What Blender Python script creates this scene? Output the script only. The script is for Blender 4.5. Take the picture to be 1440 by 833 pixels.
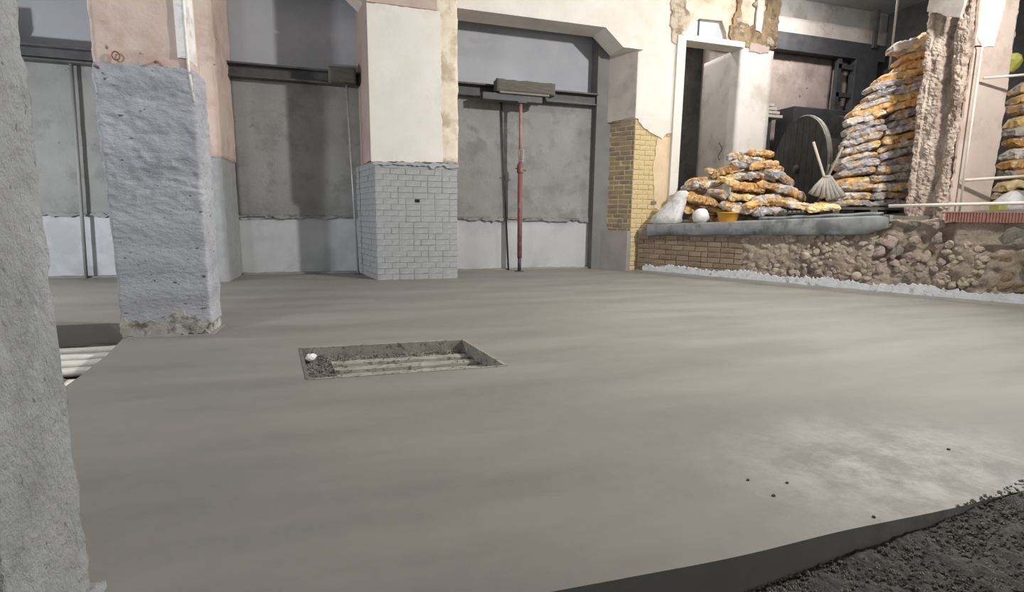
import bpy, bmesh, math, random
from mathutils import Vector, Matrix, noise, geometry, Euler

for o in list(bpy.data.objects):
    bpy.data.objects.remove(o)
SC = bpy.context.scene
COL = SC.collection

# ------------------------------------------------------------------ camera, world, lamps, exposure
FPX, CAMH, PITCH, ROLL, YAW = 720.0, 1.1, math.atan(111 / 720.0), 0.012, math.atan(220 / 720.0)
_r0 = Vector((math.cos(YAW), -math.sin(YAW), 0)); _f0 = Vector((math.sin(YAW), math.cos(YAW), 0)); _z = Vector((0, 0, 1))
_fw = _f0 * math.cos(PITCH) - _z * math.sin(PITCH); _up = _f0 * math.sin(PITCH) + _z * math.cos(PITCH)
_cx = _r0 * math.cos(ROLL) + _up * math.sin(ROLL); _cy = _up * math.cos(ROLL) - _r0 * math.sin(ROLL)
CAMP = Vector((0, 0, CAMH))
cd = bpy.data.cameras.new('camera'); cam = bpy.data.objects.new('camera', cd); COL.objects.link(cam)
cd.sensor_width = 36; cd.lens = FPX / 1440 * 36; cd.clip_start = 0.02; cd.clip_end = 200
m = Matrix((_cx, _cy, -_fw)).transposed().to_4x4(); m.translation = CAMP; cam.matrix_world = m
SC.camera = cam
SC.view_settings.view_transform = 'Standard'; SC.view_settings.look = 'None'
SC.view_settings.gamma = 1; SC.view_settings.use_curve_mapping = False
SC.view_settings.exposure = 0.0

world = bpy.data.worlds.new('hall_night'); SC.world = world; world.use_nodes = True
world.node_tree.nodes['Background'].inputs[0].default_value = (0.94, 0.97, 1.0, 1)
world.node_tree.nodes['Background'].inputs[1].default_value = 0.44

LAMPS = [  # name, position, aim, watts, colour, size, beam spread in degrees
    ('main', (7.0, 2.55, 5.1), (-1.5, 6.0, 3.6), 770, (1.0, 0.975, 0.94), 0.24, 180),
    ('pillar', (7.15, 2.3, 5.1), (8.5, 5.9, 2.9), 230, (1.0, 0.97, 0.93), 0.22, 180),  # added lamp, only there to brighten the pillar front
    ('side', (8.3, 7.6, 5.9), (6.6, 8.6, 1.5), 120, (1.0, 0.97, 0.93), 0.22, 180),
    ('cool', (-6.3, 6.3, 1.6), (-1.5, 10.0, 2.6), 190, (0.93, 0.96, 1.0), 0.25, 170),
    ('fill', (-3.4, 2.3, 3.2), (0.0, 8.0, 2.6), 60, (0.94, 0.97, 1.0), 0.5, 180),  # added fill, gives the blue-grey column more frontal light
    ('store', (10.6, 10.0, 6.6), (11.2, 12.0, 4.2), 130, (1.0, 0.96, 0.93), 0.3, 160),  # added unseen lamp that lifts the storeroom back wall
    ('inner', (7.3, 11.2, 6.4), (7.3, 11.6, 2.0), 45, (1.0, 0.97, 0.95), 0.3, 160),  # added unseen lamp that lifts the dark doorway interior
]

def ray(px, py):
    return _cx * ((px - 720) / FPX) - _cy * ((py - 416.5) / FPX) + _fw
def at_y(px, py, Y):
    r = ray(px, py); return CAMP + r * (Y / r.y)
def at_z(px, py, Z):
    r = ray(px, py); return CAMP + r * ((Z - CAMH) / r.z)

# ------------------------------------------------------------------ materials
def lin(c):
    return tuple(((v / 255) / 12.92 if v / 255 <= 0.04045 else ((v / 255 + 0.055) / 1.055) ** 2.4) for v in c) + (1,)

MATS = {}
def mat(name, c1, c2=None, scale=3.0, rough=0.85, bump=0.3, bscale=40.0, c3=None, s3=0.8, lo=0.35, hi=0.65, metal=0.0,
        stretch=(1, 1, 1), bdist=0.01, lo3=0.5, hi3=0.62, pits=None, voro=False):
    if name in MATS: return MATS[name]
    M = bpy.data.materials.new(name); M.use_nodes = True; nt = M.node_tree; N = nt.nodes; K = nt.links
    b = N['Principled BSDF']; b.inputs['Roughness'].default_value = rough; b.inputs['Metallic'].default_value = metal
    tc = N.new('ShaderNodeTexCoord'); mp = N.new('ShaderNodeMapping'); mp.inputs['Scale'].default_value = stretch
    K.new(tc.outputs['Object'], mp.inputs['Vector'])
    def nz(s, d=6.0, r=0.6):
        n = N.new('ShaderNodeTexNoise'); n.inputs['Scale'].default_value = s; n.inputs['Detail'].default_value = d
        n.inputs['Roughness'].default_value = r; K.new(mp.outputs[0], n.inputs['Vector']); return n
    def ramp(src, a, c):
        r = N.new('ShaderNodeMapRange'); r.inputs[1].default_value = a; r.inputs[2].default_value = c
        K.new(src, r.inputs[0]); return r
    def mix(f, A, B):
        x = N.new('ShaderNodeMix'); x.data_type = 'RGBA'
        K.new(f, x.inputs[0])
        for s, v in ((x.inputs[6], A), (x.inputs[7], B)):
            if isinstance(v, tuple): s.default_value = v
            else: K.new(v, s)
        return x.outputs[2]
    col = mix(ramp(nz(scale).outputs[0], lo, hi).outputs[0], lin(c1), lin(c2 or c1))
    if c3: col = mix(ramp(nz(s3, 8, 0.65).outputs[0], lo3, hi3).outputs[0], col, lin(c3))
    if pits:
        col = mix(ramp(nz(pits[0], 2, 0.5).outputs[0], pits[1], pits[1] + 0.04).outputs[0], col, lin(pits[2]))
    K.new(col, b.inputs['Base Color'])
    if bump:
        bn = N.new('ShaderNodeBump'); bn.inputs['Strength'].default_value = bump; bn.inputs['Distance'].default_value = bdist
        if voro:
            v = N.new('ShaderNodeTexVoronoi'); v.inputs['Scale'].default_value = bscale; K.new(mp.outputs[0], v.inputs['Vector']); K.new(v.outputs[0], bn.inputs['Height'])
        else:
            K.new(nz(bscale, 8, 0.65).outputs[0], bn.inputs['Height'])
        K.new(bn.outputs[0], b.inputs['Normal'])
    MATS[name] = M
    return M

M_gravel = mat('gravel', (52, 51, 49), (90, 87, 84), 30, 0.95, 0.9, 60)
M_slabedge = mat('slab_edge', (128, 124, 116), (140, 136, 128), 6, 0.9, 0.2, 60)
M_cement = mat('rough_concrete', (158, 160, 161), (176, 178, 179), 5, 0.9, 1.0, 34, (144, 146, 148), 2.0, pits=(48, 0.70, (120, 120, 120)), stretch=(1, 1, .6), bdist=0.03)
M_coat = mat('blue_grey_coat', (162, 163, 169), (178, 179, 185), 2.5, 0.85, 1.0, 16, (148, 149, 155), 0.9, stretch=(1, 1, 1.8), pits=(13, 0.70, (92, 90, 94)), bdist=0.02)
M_coatbase = mat('exposed_base', (158, 153, 144), (188, 184, 177), 9, 0.95, 1.0, 22, (104, 100, 93), 7)
M_pink = mat('pink_plaster', (190, 168, 157), (203, 184, 174), 2.2, 0.9, 0.5, 30, (178, 153, 141), 1.5, pits=(9, 0.72, (120, 92, 80)))
M_mauve = mat('mauve_plaster', (170, 150, 144), (186, 168, 160), 2.0, 0.9, 0.3, 30)
M_white = mat('white_plaster', (210, 205, 195), (220, 215, 207), 1.5, 0.85, 0.25, 30, (198, 189, 176), 1.1, lo3=0.56, hi3=0.75)
M_beige = mat('beige_plaster', (206, 192, 172), (222, 211, 194), 2.5, 0.9, 0.4, 28, (184, 166, 142), 2.0)
M_greybrick = mat('grey_painted_brick', (148, 151, 152), (162, 164, 165), 6, 0.85, 0.9, 34, (180, 182, 181), 2.6, lo3=0.56, hi3=0.72)
M_greymortar = mat('grey_painted_mortar', (142, 144, 145), (154, 156, 157), 8, 0.9, 0.6, 40)
M_yellow = mat('yellow_brick', (196, 176, 130), (208, 190, 148), 5, 0.9, 0.7, 36, (184, 158, 112), 2.0)
M_shadedb = mat('brown_brick', (128, 115, 96), (142, 128, 108), 5, 0.9, 0.7, 36, (112, 99, 82), 2.0)  # same brick as the yellow; side-face shade is put into the colour
M_mortar = mat('pale_mortar', (180, 162, 122), (192, 175, 138), 8, 0.95, 0.4, 50)
M_brownmortar = mat('brown_mortar', (120, 104, 84), (140, 124, 102), 8, 0.95, 0.4, 50)
M_panel = mat('concrete_panel', (134, 134, 132), (147, 147, 145), 1.3, 0.9, 0.9, 35, (126, 126, 124), 2.2, pits=(7, 0.74, (110, 110, 108)))
M_band = mat('white_band', (176, 177, 180), (188, 189, 191), 1.2, 0.85, 0.2, 40, (166, 168, 171), 1.0)
M_upper = mat('upper_wall', (156, 159, 165), (168, 170, 175), 0.7, 0.8, 0.15, 40, (178, 179, 182), 0.6, lo3=0.55, hi3=0.7)
M_steel = mat('dark_steel', (66, 66, 68), (82, 81, 80), 5, 0.6, 0.2, 40)
M_beam = mat('pale_beam', (208, 202, 193), (220, 215, 207), 2, 0.85, 0.25, 30)
M_red = mat('red_paint', (130, 72, 72), (140, 88, 86), 14, 0.7, 0.2, 60, (140, 116, 112), 6)
M_faded = mat('faded_red_tube', (176, 128, 122), (152, 108, 104), 9, 0.6, 0.2, 60)
M_tube = mat('grey_tube', (190, 190, 188), (168, 168, 166), 8, 0.45, 0.15, 50, metal=0.3)
M_wood = mat('old_timber', (84, 82, 75), (102, 99, 90), 5, 0.9, 0.6, 30, stretch=(1, 6, 6))
M_pale = mat('pale_board', (220, 214, 204), (238, 234, 226), 5, 0.85, 0.3, 40, stretch=(1, 5, 5))
M_sheet = mat('grey_sheet', (122, 125, 126), (146, 148, 148), 3, 0.6, 0.5, 8, (98, 100, 102), 2.5)
M_rubble = [mat('rubble_tan', (176, 162, 144), (198, 185, 167), 9, 0.95, 0.8, 30, (140, 120, 98), 5),
            mat('rubble_pinkish', (168, 151, 141), (188, 172, 162), 9, 0.95, 0.8, 30, (140, 118, 104), 5),
            mat('rubble_brown', (136, 116, 90), (158, 138, 110), 9, 0.95, 0.8, 30, (108, 90, 70), 5),
            mat('rubble_grey', (130, 122, 111), (150, 142, 131), 9, 0.95, 0.8, 30, (110, 104, 96), 5)]
M_wallcore = mat('rubble_core', (146, 131, 116), (172, 157, 141), 5, 0.95, 1.0, 22, (114, 105, 95), 2.2, bdist=0.03)
M_sillbrick = mat('sill_brick', (128, 110, 90), (142, 124, 104), 5, 0.95, 0.8, 30, (114, 97, 80), 2)
M_whitewash = mat('whitewash', (200, 202, 205), (220, 221, 223), 10, 0.9, 0.9, 40, (146, 144, 142), 9, lo3=0.55, hi3=0.66)
M_rough_pillar = mat('broken_plaster', (176, 158, 144), (200, 184, 170), 4, 0.95, 0.9, 20, (142, 124, 112), 2.2, stretch=(1.5, 1.5, 0.7))
M_pillarface = mat('pillar_render', (206, 187, 173), (216, 199, 186), 2, 0.9, 0.4, 30, (194, 172, 156), 1.5)
M_redblock = mat('red_clay', (148, 100, 90), (162, 116, 104), 6, 0.9, 0.4, 50)
M_interior = mat('storeroom_pink', (150, 136, 130), (168, 154, 147), 2, 0.9, 0.5, 20, (134, 122, 116), 1.6, pits=(5, 0.72, (92, 82, 78)))
M_intgrey = mat('storeroom_grey', (128, 126, 122), (146, 143, 138), 1.5, 0.9, 0.4, 20, (112, 110, 106), 1.0)
M_intpale = mat('storeroom_band', (186, 178, 170), (198, 190, 184), 2, 0.9, 0.4, 20, (170, 158, 150), 1.5)
M_dark = mat('dark_iron', (52, 52, 55), (66, 66, 68), 4, 0.7, 0.3, 30)
M_drum = mat('drum_board', (48, 50, 51), (66, 67, 67), 6, 0.85, 0.6, 24, stretch=(1, 1, 1))
M_litrim = mat('drum_rim_lit', (142, 138, 130), (168, 164, 155), 6, 0.8, 0.4, 30)  # pale tone stands for lamplight falling on the flange edge
M_hatch = mat('hatch_aggregate', (108, 104, 96), (150, 146, 136), 26, 0.95, 1.0, 70, (70, 67, 62), 14, bdist=0.02)
M_rib = mat('hatch_rib', (140, 136, 126), (164, 160, 149), 8, 0.9, 0.5, 50, (100, 96, 88), 20, lo3=0.55, hi3=0.62)
M_pit = mat('pit_soil', (84, 78, 68), (110, 103, 92), 6, 0.95, 0.9, 18, (60, 56, 50), 5)
M_ceil = mat('ceiling_concrete', (150, 150, 148), (165, 165, 162), 1, 0.9, 0.2, 20)
M_plast = mat('white_film', (214, 212, 210), (232, 231, 229), 5, 0.5, 0.6, 10, (190, 184, 182), 6)
M_bucket = mat('yellow_plastic', (224, 168, 58), (214, 154, 48), 4, 0.5, 0.05, 20)
M_net = mat('grey_mesh_sack', (142, 136, 126), (162, 156, 146), 9, 0.9, 0.6, 20)
M_black = mat('black_void', (20, 20, 20), None, 3, 0.9, 0)
M_stick = mat('worn_handle', (164, 156, 144), (182, 174, 162), 6, 0.8, 0.2, 40)
M_glass = mat('dusty_pane', (158, 163, 168), (174, 178, 182), 2, 0.35, 0.05, 20)
M_pipe = mat('cream_pipe', (224, 214, 200), (232, 224, 212), 4, 0.5, 0.05, 20)
M_green = mat('green_yellow_plastic', (204, 204, 110), (190, 190, 92), 5, 0.5, 0.2, 20)

def mat_floor():
    M = bpy.data.materials.new('fresh_screed'); M.use_nodes = True; nt = M.node_tree; N = nt.nodes; K = nt.links
    b = N['Principled BSDF']; b.inputs['Specular IOR Level'].default_value = 0.35
    tc = N.new('ShaderNodeTexCoord')
    def mp(sc, rot=0):
        q = N.new('ShaderNodeMapping'); q.inputs['Scale'].default_value = sc; q.inputs['Rotation'].default_value = (0, 0, rot)
        K.new(tc.outputs['Object'], q.inputs['Vector']); return q
    def nz(v, s, d=5, r=0.55):
        n = N.new('ShaderNodeTexNoise'); n.inputs['Scale'].default_value = s; n.inputs['Detail'].default_value = d; n.inputs['Roughness'].default_value = r
        K.new(v.outputs[0], n.inputs['Vector']); return n.outputs[0]
    def rng(src, a, c, d=0.0, e=1.0):
        r = N.new('ShaderNodeMapRange'); r.inputs[1].default_value = a; r.inputs[2].default_value = c; r.inputs[3].default_value = d; r.inputs[4].default_value = e
        K.new(src, r.inputs[0]); return r.outputs[0]
    def mix(f, A, B):
        x = N.new('ShaderNodeMix'); x.data_type = 'RGBA'; K.new(f, x.inputs[0])
        for s, v in ((x.inputs[6], A), (x.inputs[7], B)):
            if isinstance(v, tuple): s.default_value = v
            else: K.new(v, s)
        return x.outputs[2]
    streak = nz(mp((0.35, 1.5, 1), 0.25), 1.6, 6)
    fine = nz(mp((1, 1, 1)), 9, 8, 0.7)
    col = mix(rng(streak, 0.35, 0.66), lin((122, 120, 114)), lin((138, 135, 128)))
    col = mix(rng(fine, 0.3, 0.75, 0, 0.22), col, lin((152, 149, 141)))
    # dry pale dust near the front corner of the pour
    sx = N.new('ShaderNodeVectorMath'); sx.operation = 'DISTANCE'
    q = mp((1, 1.4, 1)); K.new(q.outputs[0], sx.inputs[0]); sx.inputs[1].default_value = (2.35, 2.15, 0)
    near = rng(sx.outputs['Value'], 0.25, 1.05, 1, 0)
    mu = N.new('ShaderNodeMath'); mu.operation = 'MULTIPLY'; K.new(near, mu.inputs[0]); K.new(rng(nz(mp((1, 1, 1)), 3.2, 9, 0.75), 0.42, 0.62), mu.inputs[1])
    col = mix(mu.outputs[0], col, lin((172, 170, 165)))
    K.new(col, b.inputs['Base Color'])
    K.new(rng(streak, 0.3, 0.7, 0.58, 0.74), b.inputs['Roughness'])
    bn = N.new('ShaderNodeBump'); bn.inputs['Strength'].default_value = 0.12; bn.inputs['Distance'].default_value = 0.01
    ad = N.new('ShaderNodeMath'); ad.operation = 'ADD'; K.new(nz(mp((1, 2.2, 1), 0.25), 5, 6), ad.inputs[0]); K.new(rng(nz(mp((1, 1, 1)), 120, 4), 0, 1, 0, 0.12), ad.inputs[1])
    K.new(ad.outputs[0], bn.inputs['Height']); K.new(bn.outputs[0], b.inputs['Normal'])
    return M
M_floor = mat_floor()

def mat_bag(name, body, band, accent, pos=0.0):
    """printed plastic cement sack: patches of body and print colour with thin stripes, dust on top"""
    M = bpy.data.materials.new(name); M.use_nodes = True; nt = M.node_tree; N = nt.nodes; K = nt.links
    b = N['Principled BSDF']; b.inputs['Roughness'].default_value = 0.5
    tc = N.new('ShaderNodeTexCoord'); oi = N.new('ShaderNodeObjectInfo')
    sh = N.new('ShaderNodeVectorMath'); sh.operation = 'MULTIPLY_ADD'; K.new(oi.outputs['Random'], sh.inputs[0]); sh.inputs[1].default_value = (9, 7, 5); K.new(tc.outputs['Object'], sh.inputs[2])
    def nz(s, st, d=3):
        q = N.new('ShaderNodeMapping'); q.inputs['Scale'].default_value = st; K.new(sh.outputs[0], q.inputs['Vector'])
        n = N.new('ShaderNodeTexNoise'); n.inputs['Scale'].default_value = s; n.inputs['Detail'].default_value = d; K.new(q.outputs[0], n.inputs['Vector']); return n.outputs[0]
    def mix(src, lo, hi, A, B, mx=1.0):
        r = N.new('ShaderNodeMapRange'); r.inputs[1].default_value = lo; r.inputs[2].default_value = hi; r.inputs[4].default_value = mx; K.new(src, r.inputs[0])
        x = N.new('ShaderNodeMix'); x.data_type = 'RGBA'; K.new(r.outputs[0], x.inputs[0])
        for s_, v in ((x.inputs[6], A), (x.inputs[7], B)):
            if isinstance(v, tuple): s_.default_value = v
            else: K.new(v, s_)
        return x.outputs[2]
    c = mix(nz(4.5, (1.3, .6, 1)), 0.47 + pos, 0.51 + pos, lin(body), lin(band))
    c = mix(nz(6, (.6, 1, 6)), 0.58, 0.61, c, lin(accent))
    c = mix(nz(7, (1, 1, 4)), 0.62, 0.65, c, lin((222, 217, 208)))
    c = mix(nz(14, (1, 1, 1), 6), 0.45, 0.75, c, lin((140, 130, 118)), 0.4)
    K.new(c, b.inputs['Base Color'])
    bn = N.new('ShaderNodeBump'); bn.inputs['Strength'].default_value = 1.0; bn.inputs['Distance'].default_value = 0.05
    v = N.new('ShaderNodeTexVoronoi'); v.inputs['Scale'].default_value = 9; v.feature = 'SMOOTH_F1'; K.new(sh.outputs[0], v.inputs['Vector'])
    K.new(v.outputs[0], bn.inputs['Height']); K.new(bn.outputs[0], b.inputs['Normal'])
    return M
BAGM = {'orange': mat_bag('bag_orange', (218, 172, 98), (204, 150, 78), (168, 158, 152)),
        'grey': mat_bag('bag_grey', (182, 172, 164), (214, 168, 96), (128, 124, 140), .06),
        'lilac': mat_bag('bag_lilac', (164, 157, 155), (194, 154, 102), (128, 121, 138), 0.08),
        'pale': mat_bag('bag_pale', (212, 202, 184), (214, 174, 106), (120, 126, 162), .02),
        'yellow': mat_bag('bag_yellow', (222, 186, 110), (226, 202, 148), (176, 162, 138))}

# ------------------------------------------------------------------ mesh helpers
def link(o, parent=None):
    COL.objects.link(o)
    if parent: o.parent = parent
    return o
def tag(o, label=None, cat=None, group=None, kind=None):
    if label: o['label'] = label
    if cat: o['category'] = cat
    if group: o['group'] = group
    if kind: o['kind'] = kind
    return o
def empty(name, loc=(0, 0, 0)):
    o = bpy.data.objects.new(name, None); o.location = loc; o.empty_display_size = 0.1; return link(o)
def mesh_obj(name, verts, faces, material, parent=None, smooth=False):
    """verts in world coordinates; stored relative to the parent's (or own) origin"""
    off = Vector((0, 0, 0))
    if parent: 
        off = parent.location.copy()
        if parent.parent: off += parent.parent.location
    me = bpy.data.meshes.new(name); me.from_pydata([tuple(Vector(v) - off) for v in verts], [], faces)
    bm = bmesh.new(); bm.from_mesh(me); bmesh.ops.recalc_face_normals(bm, faces=bm.faces[:])
    bm.to_mesh(me); bm.free()
    me.materials.append(material)
    if smooth: me.polygons.foreach_set('use_smooth', [True] * len(me.polygons))
    return link(bpy.data.objects.new(name, me), parent)
def box_geo(x0, x1, y0, y1, z0, z1):
    v = [(x, y, z) for x in (x0, x1) for y in (y0, y1) for z in (z0, z1)]
    return v, [(0, 1, 3, 2), (4, 6, 7, 5), (0, 4, 5, 1), (2, 3, 7, 6), (0, 2, 6, 4), (1, 5, 7, 3)]
def box(name, b, material, parent=None, bevel=0.0):
    o = mesh_obj(name, *box_geo(*b), material, parent)
    if bevel:
        bm = bmesh.new(); bm.from_mesh(o.data); bmesh.ops.bevel(bm, geom=bm.edges[:], offset=bevel, segments=2, affect='EDGES', profile=0.6); bm.to_mesh(o.data); bm.free()
    return o
def fbm(p, s, seed=0.0):
    q = Vector(p) * s + Vector((seed * 7.3, seed * 3.1, seed * 5.7))
    return noise.noise(q) + 0.5 * noise.noise(q * 2.1) + 0.25 * noise.noise(q * 4.3)
def rough_box(name, b, material, parent=None, step=0.04, amp=0.012, scale=6.0, seed=1.0, smooth=True, sz=None, fn=None, chip=0.0):
    """box with every face cut into a grid and its vertices pushed about by noise"""
    x0, x1, y0, y1, z0, z1 = b
    nx, ny, nz = (max(1, round((x1 - x0) / step)), max(1, round((y1 - y0) / step)), max(1, round((z1 - z0) / (sz or step))))
    idx = {}; V = []; Fc = []
    def vid(i, j, k):
        key = (i, j, k)
        if key not in idx:
            idx[key] = len(V)
            p = Vector((x0 + (x1 - x0) * i / nx, y0 + (y1 - y0) * j / ny, z0 + (z1 - z0) * k / nz))
            n = Vector(((-1 if i == 0 else 1 if i == nx else 0), (-1 if j == 0 else 1 if j == ny else 0), (-1 if k == 0 else 1 if k == nz else 0)))
            edge = sum(1 for c in n if c) > 1
            if n.length: n.normalize()
            d = fbm(p, scale, seed) * amp + fbm(p, scale * 3.3, seed + 2) * amp * 0.45
            if edge and chip: d -= chip * max(0, 0.35 + fbm(p, 9, seed + 5))
            if fn: d += fn(p)
            V.append(p + n * d)
        return idx[key]
    for i in range(nx):
        for j in range(ny):
            for k in (0, nz): Fc.append((vid(i, j, k), vid(i + 1, j, k), vid(i + 1, j + 1, k), vid(i, j + 1, k)))
    for i in range(nx):
        for k in range(nz):
            for j in (0, ny): Fc.append((vid(i, j, k), vid(i + 1, j, k), vid(i + 1, j, k + 1), vid(i, j, k + 1)))
    for j in range(ny):
        for k in range(nz):
            for i in (0, nx): Fc.append((vid(i, j, k), vid(i, j + 1, k), vid(i, j + 1, k + 1), vid(i, j, k + 1)))
    return mesh_obj(name, V, Fc, material, parent, smooth)
def prism(name, pts, a, b, axis, material, parent=None):
    """2-D outline extruded along an axis: 'y' -> pts are (x,z), 'z' -> (x,y), 'x' -> (y,z)"""
    def P(u, v, t): return {'y': (u, t, v), 'z': (u, v, t), 'x': (t, u, v)}[axis]
    n = len(pts); V = [P(u, v, a) for u, v in pts] + [P(u, v, b) for u, v in pts]
    tri = geometry.tessellate_polygon([[Vector((u, v, 0)) for u, v in pts]])
    Fc = [tuple(t) for t in tri] + [tuple(i + n for i in t) for t in tri] + [(i, (i + 1) % n, (i + 1) % n + n, i + n) for i in range(n)]
    return mesh_obj(name, V, Fc, material, parent)
def ragged(name, pts, org, ua, va, thick, material, parent=None, step=0.06, jit=0.03, seed=0, hold=()):
    """thin broken-edged skin of plaster lying on a face: outline in (u,v), edges in `hold` stay straight"""
    rnd = random.Random(seed); ua = Vector(ua); va = Vector(va); nn = ua.cross(va).normalized(); out = []
    for i, p in enumerate(pts):
        q = pts[(i + 1) % len(pts)]; a = Vector(p); c = Vector(q); n = max(1, int((c - a).length / step)); d = (c - a).normalized(); pr = Vector((-d.y, d.x))
        for k in range(n):
            s = a.lerp(c, k / n)
            if i not in hold and k: s = s + pr * (jit * (fbm((s.x, s.y, seed), 5, seed) + rnd.uniform(-0.35, 0.35)))
            out.append(s)
    n = len(out); org = Vector(org)
    V = [org + ua * p.x + va * p.y for p in out] + [org + ua * p.x + va * p.y + nn * thick for p in out]
    tri = geometry.tessellate_polygon([[Vector((p.x, p.y, 0)) for p in out]])
    Fc = [tuple(t) for t in tri] + [tuple(i + n for i in t) for t in tri] + [(i, (i + 1) % n, (i + 1) % n + n, i + n) for i in range(n)]
    return mesh_obj(name, V, Fc, material, parent)
def tube_geo(path, r, seg=10):
    V = []; Fc = []; path = [Vector(p) for p in path]
    for i, p in enumerate(path):
        t = (path[min(i + 1, len(path) - 1)] - path[max(i - 1, 0)]).normalized()
        u = t.orthogonal().normalized() if i == 0 else (u - t * u.dot(t)).normalized()
        w = t.cross(u); rr = r[i] if isinstance(r, (list, tuple)) else r
        for k in range(seg):
            a = 2 * math.pi * k / seg; V.append(p + u * (rr * math.cos(a)) + w * (rr * math.sin(a)))
    for i in range(len(path) - 1):
        for k in range(seg):
            a = i * seg + k; c = i * seg + (k + 1) % seg; Fc.append((a, c, c + seg, a + seg))
    Fc.append(tuple(range(seg))); Fc.append(tuple(range(len(V) - seg, len(V))))
    return V, Fc
def tube(name, path, r, material, parent=None, seg=10):
    return mesh_obj(name, *tube_geo(path, r, seg), material, parent, True)
def join(*geos):
    V = []; Fc = []
    for v, f in geos:
        o = len(V); V += [Vector(p) for p in v]; Fc += [tuple(i + o for i in q) for q in f]
    return V, Fc

# brick: a shared bevelled unit, copied and placed
def brick_mesh(name, material, l, d, h, seed):
    V, Fc = box_geo(-l / 2, l / 2, -d / 2, d / 2, -h / 2, h / 2)
    rnd = random.Random(seed)
    me = bpy.data.meshes.new(name); me.from_pydata([tuple(c + rnd.uniform(-0.004, 0.004) for c in v) for v in V], [], Fc)
    bm = bmesh.new(); bm.from_mesh(me); bmesh.ops.recalc_face_normals(bm, faces=bm.faces[:])
    bmesh.ops.bevel(bm, geom=bm.edges[:], offset=0.008, segments=1, affect='EDGES'); bm.to_mesh(me); bm.free()
    me.materials.append(material); return me
def brick_face(parent, org, ua, width, z0, z1, mats, course=0.1, L=0.25, depth=0.06, proud=0.0, seed=0, keep=None, mort=0.012, name='brick'):
    """courses of separate bricks on a vertical face; face normal is ua x z turned outwards"""
    rnd = random.Random(seed); ua = Vector(ua).normalized(); nn = ua.cross(_z).normalized(); org = Vector(org)
    rot = Matrix((ua, -nn, _z)).transposed().to_4x4(); cache = {}
    nc = round((z1 - z0) / course); off = parent.location
    for c in range(nc):
        u = 0.0; first = True; hdr = (c % 2 == 1)
        while u < width - 0.02:
            l = L
            if first: l = L * (0.5 if hdr else 1.0); first = False
            elif rnd.random() < 0.16: l = L * 0.5
            l = min(l, width - u)
            if width - u - l < 0.05: l = width - u
            cu = u + l / 2; cz = z0 + (c + 0.5) * (z1 - z0) / nc
            if keep is None or keep(cu, cz):
                key = (round(l, 2), rnd.randrange(len(mats)), rnd.randrange(3))
                if key not in cache: cache[key] = brick_mesh('brick', mats[key[1]], l - mort, depth, (z1 - z0) / nc - mort, seed * 31 + len(cache))
                o = bpy.data.objects.new(name, cache[key]); link(o, parent)
                pr = proud + rnd.uniform(-0.005, 0.005)
                mw = rot.copy(); mw.translation = org + ua * cu + _z * cz + nn * (pr - depth / 2) - off
                o.matrix_local = mw @ Euler((rnd.uniform(-.02, .02), rnd.uniform(-.012, .012), rnd.uniform(-.02, .02))).to_matrix().to_4x4()
            u += l
def stone_mesh(name, material, seed):
    bm = bmesh.new(); bmesh.ops.create_icosphere(bm, subdivisions=2, radius=1)
    for v in bm.verts: v.co *= 1 + 0.42 * fbm(v.co, 1.1, seed) + 0.12 * noise.noise(v.co * 4 + Vector((seed, 0, 0)))
    me = bpy.data.meshes.new(name); bm.to_mesh(me); bm.free(); me.materials.append(material); return me

# ------------------------------------------------------------------ lamps (modelled fittings out of the frame, some added only to brighten)
def floodlight(name, pos, aim, watts, colour, size, label, spread):
    t = empty('floodlight', pos); tag(t, label, 'floodlight')
    d = (Vector(aim) - Vector(pos)).normalized(); q = d.to_track_quat('-Z', 'Y').to_matrix().to_4x4()
    def put(nm, geo, mt):
        o = mesh_obj(nm, *geo, mt); o.parent = t; o.matrix_local = q; return o
    put('housing', box_geo(-size * .65, size * .65, -size * .5, size * .5, 0.03, 0.11), M_dark)
    put('bracket', join(box_geo(-size * .75, -size * .7, -.02, .02, 0, .2), box_geo(size * .7, size * .75, -.02, .02, 0, .2), box_geo(-size * .75, size * .75, -.02, .02, .18, .2)), M_dark)
    e = bpy.data.materials.new('lens_glow'); e.use_nodes = True; b = e.node_tree.nodes['Principled BSDF']
    b.inputs['Emission Color'].default_value = colour + (1,); b.inputs['Emission Strength'].default_value = 6
    put('lens', box_geo(-size * .6, size * .6, -size * .45, size * .45, 0.015, 0.03), e)
    tube('hanger', [Vector(pos) - d * 0.15, (pos[0] - d.x * .15, pos[1] - d.y * .15, 6.98)], 0.012, M_dark, t, 6)
    ld = bpy.data.lights.new('lamp_' + name, 'AREA'); ld.shape = 'RECTANGLE'; ld.size = size * 1.2; ld.size_y = size * 0.9
    ld.energy = watts; ld.spread = math.radians(spread); ld.color = colour
    lo = bpy.data.objects.new('lamp_light', ld); link(lo, t); lo.matrix_local = q
LAB = {'pillar': 'small added light beside the broken pillar brightening its pale front','fill': 'wide dim added fill light left of the near rough column','main': 'floodlight hung beside the broken pillar facing the hall', 'side': 'floodlight hung above the bag heap on the platform', 'cool': 'cool floodlight hung far left in front of the leftmost bay',
       'inner': 'small added light brightening the storeroom behind the doorway wall', 'store': 'small added light brightening the store behind the bag stack'}
for n, p, a, w, c, s, sd in LAMPS: floodlight(n, p, a, w, c, s, LAB[n], sd)

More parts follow.
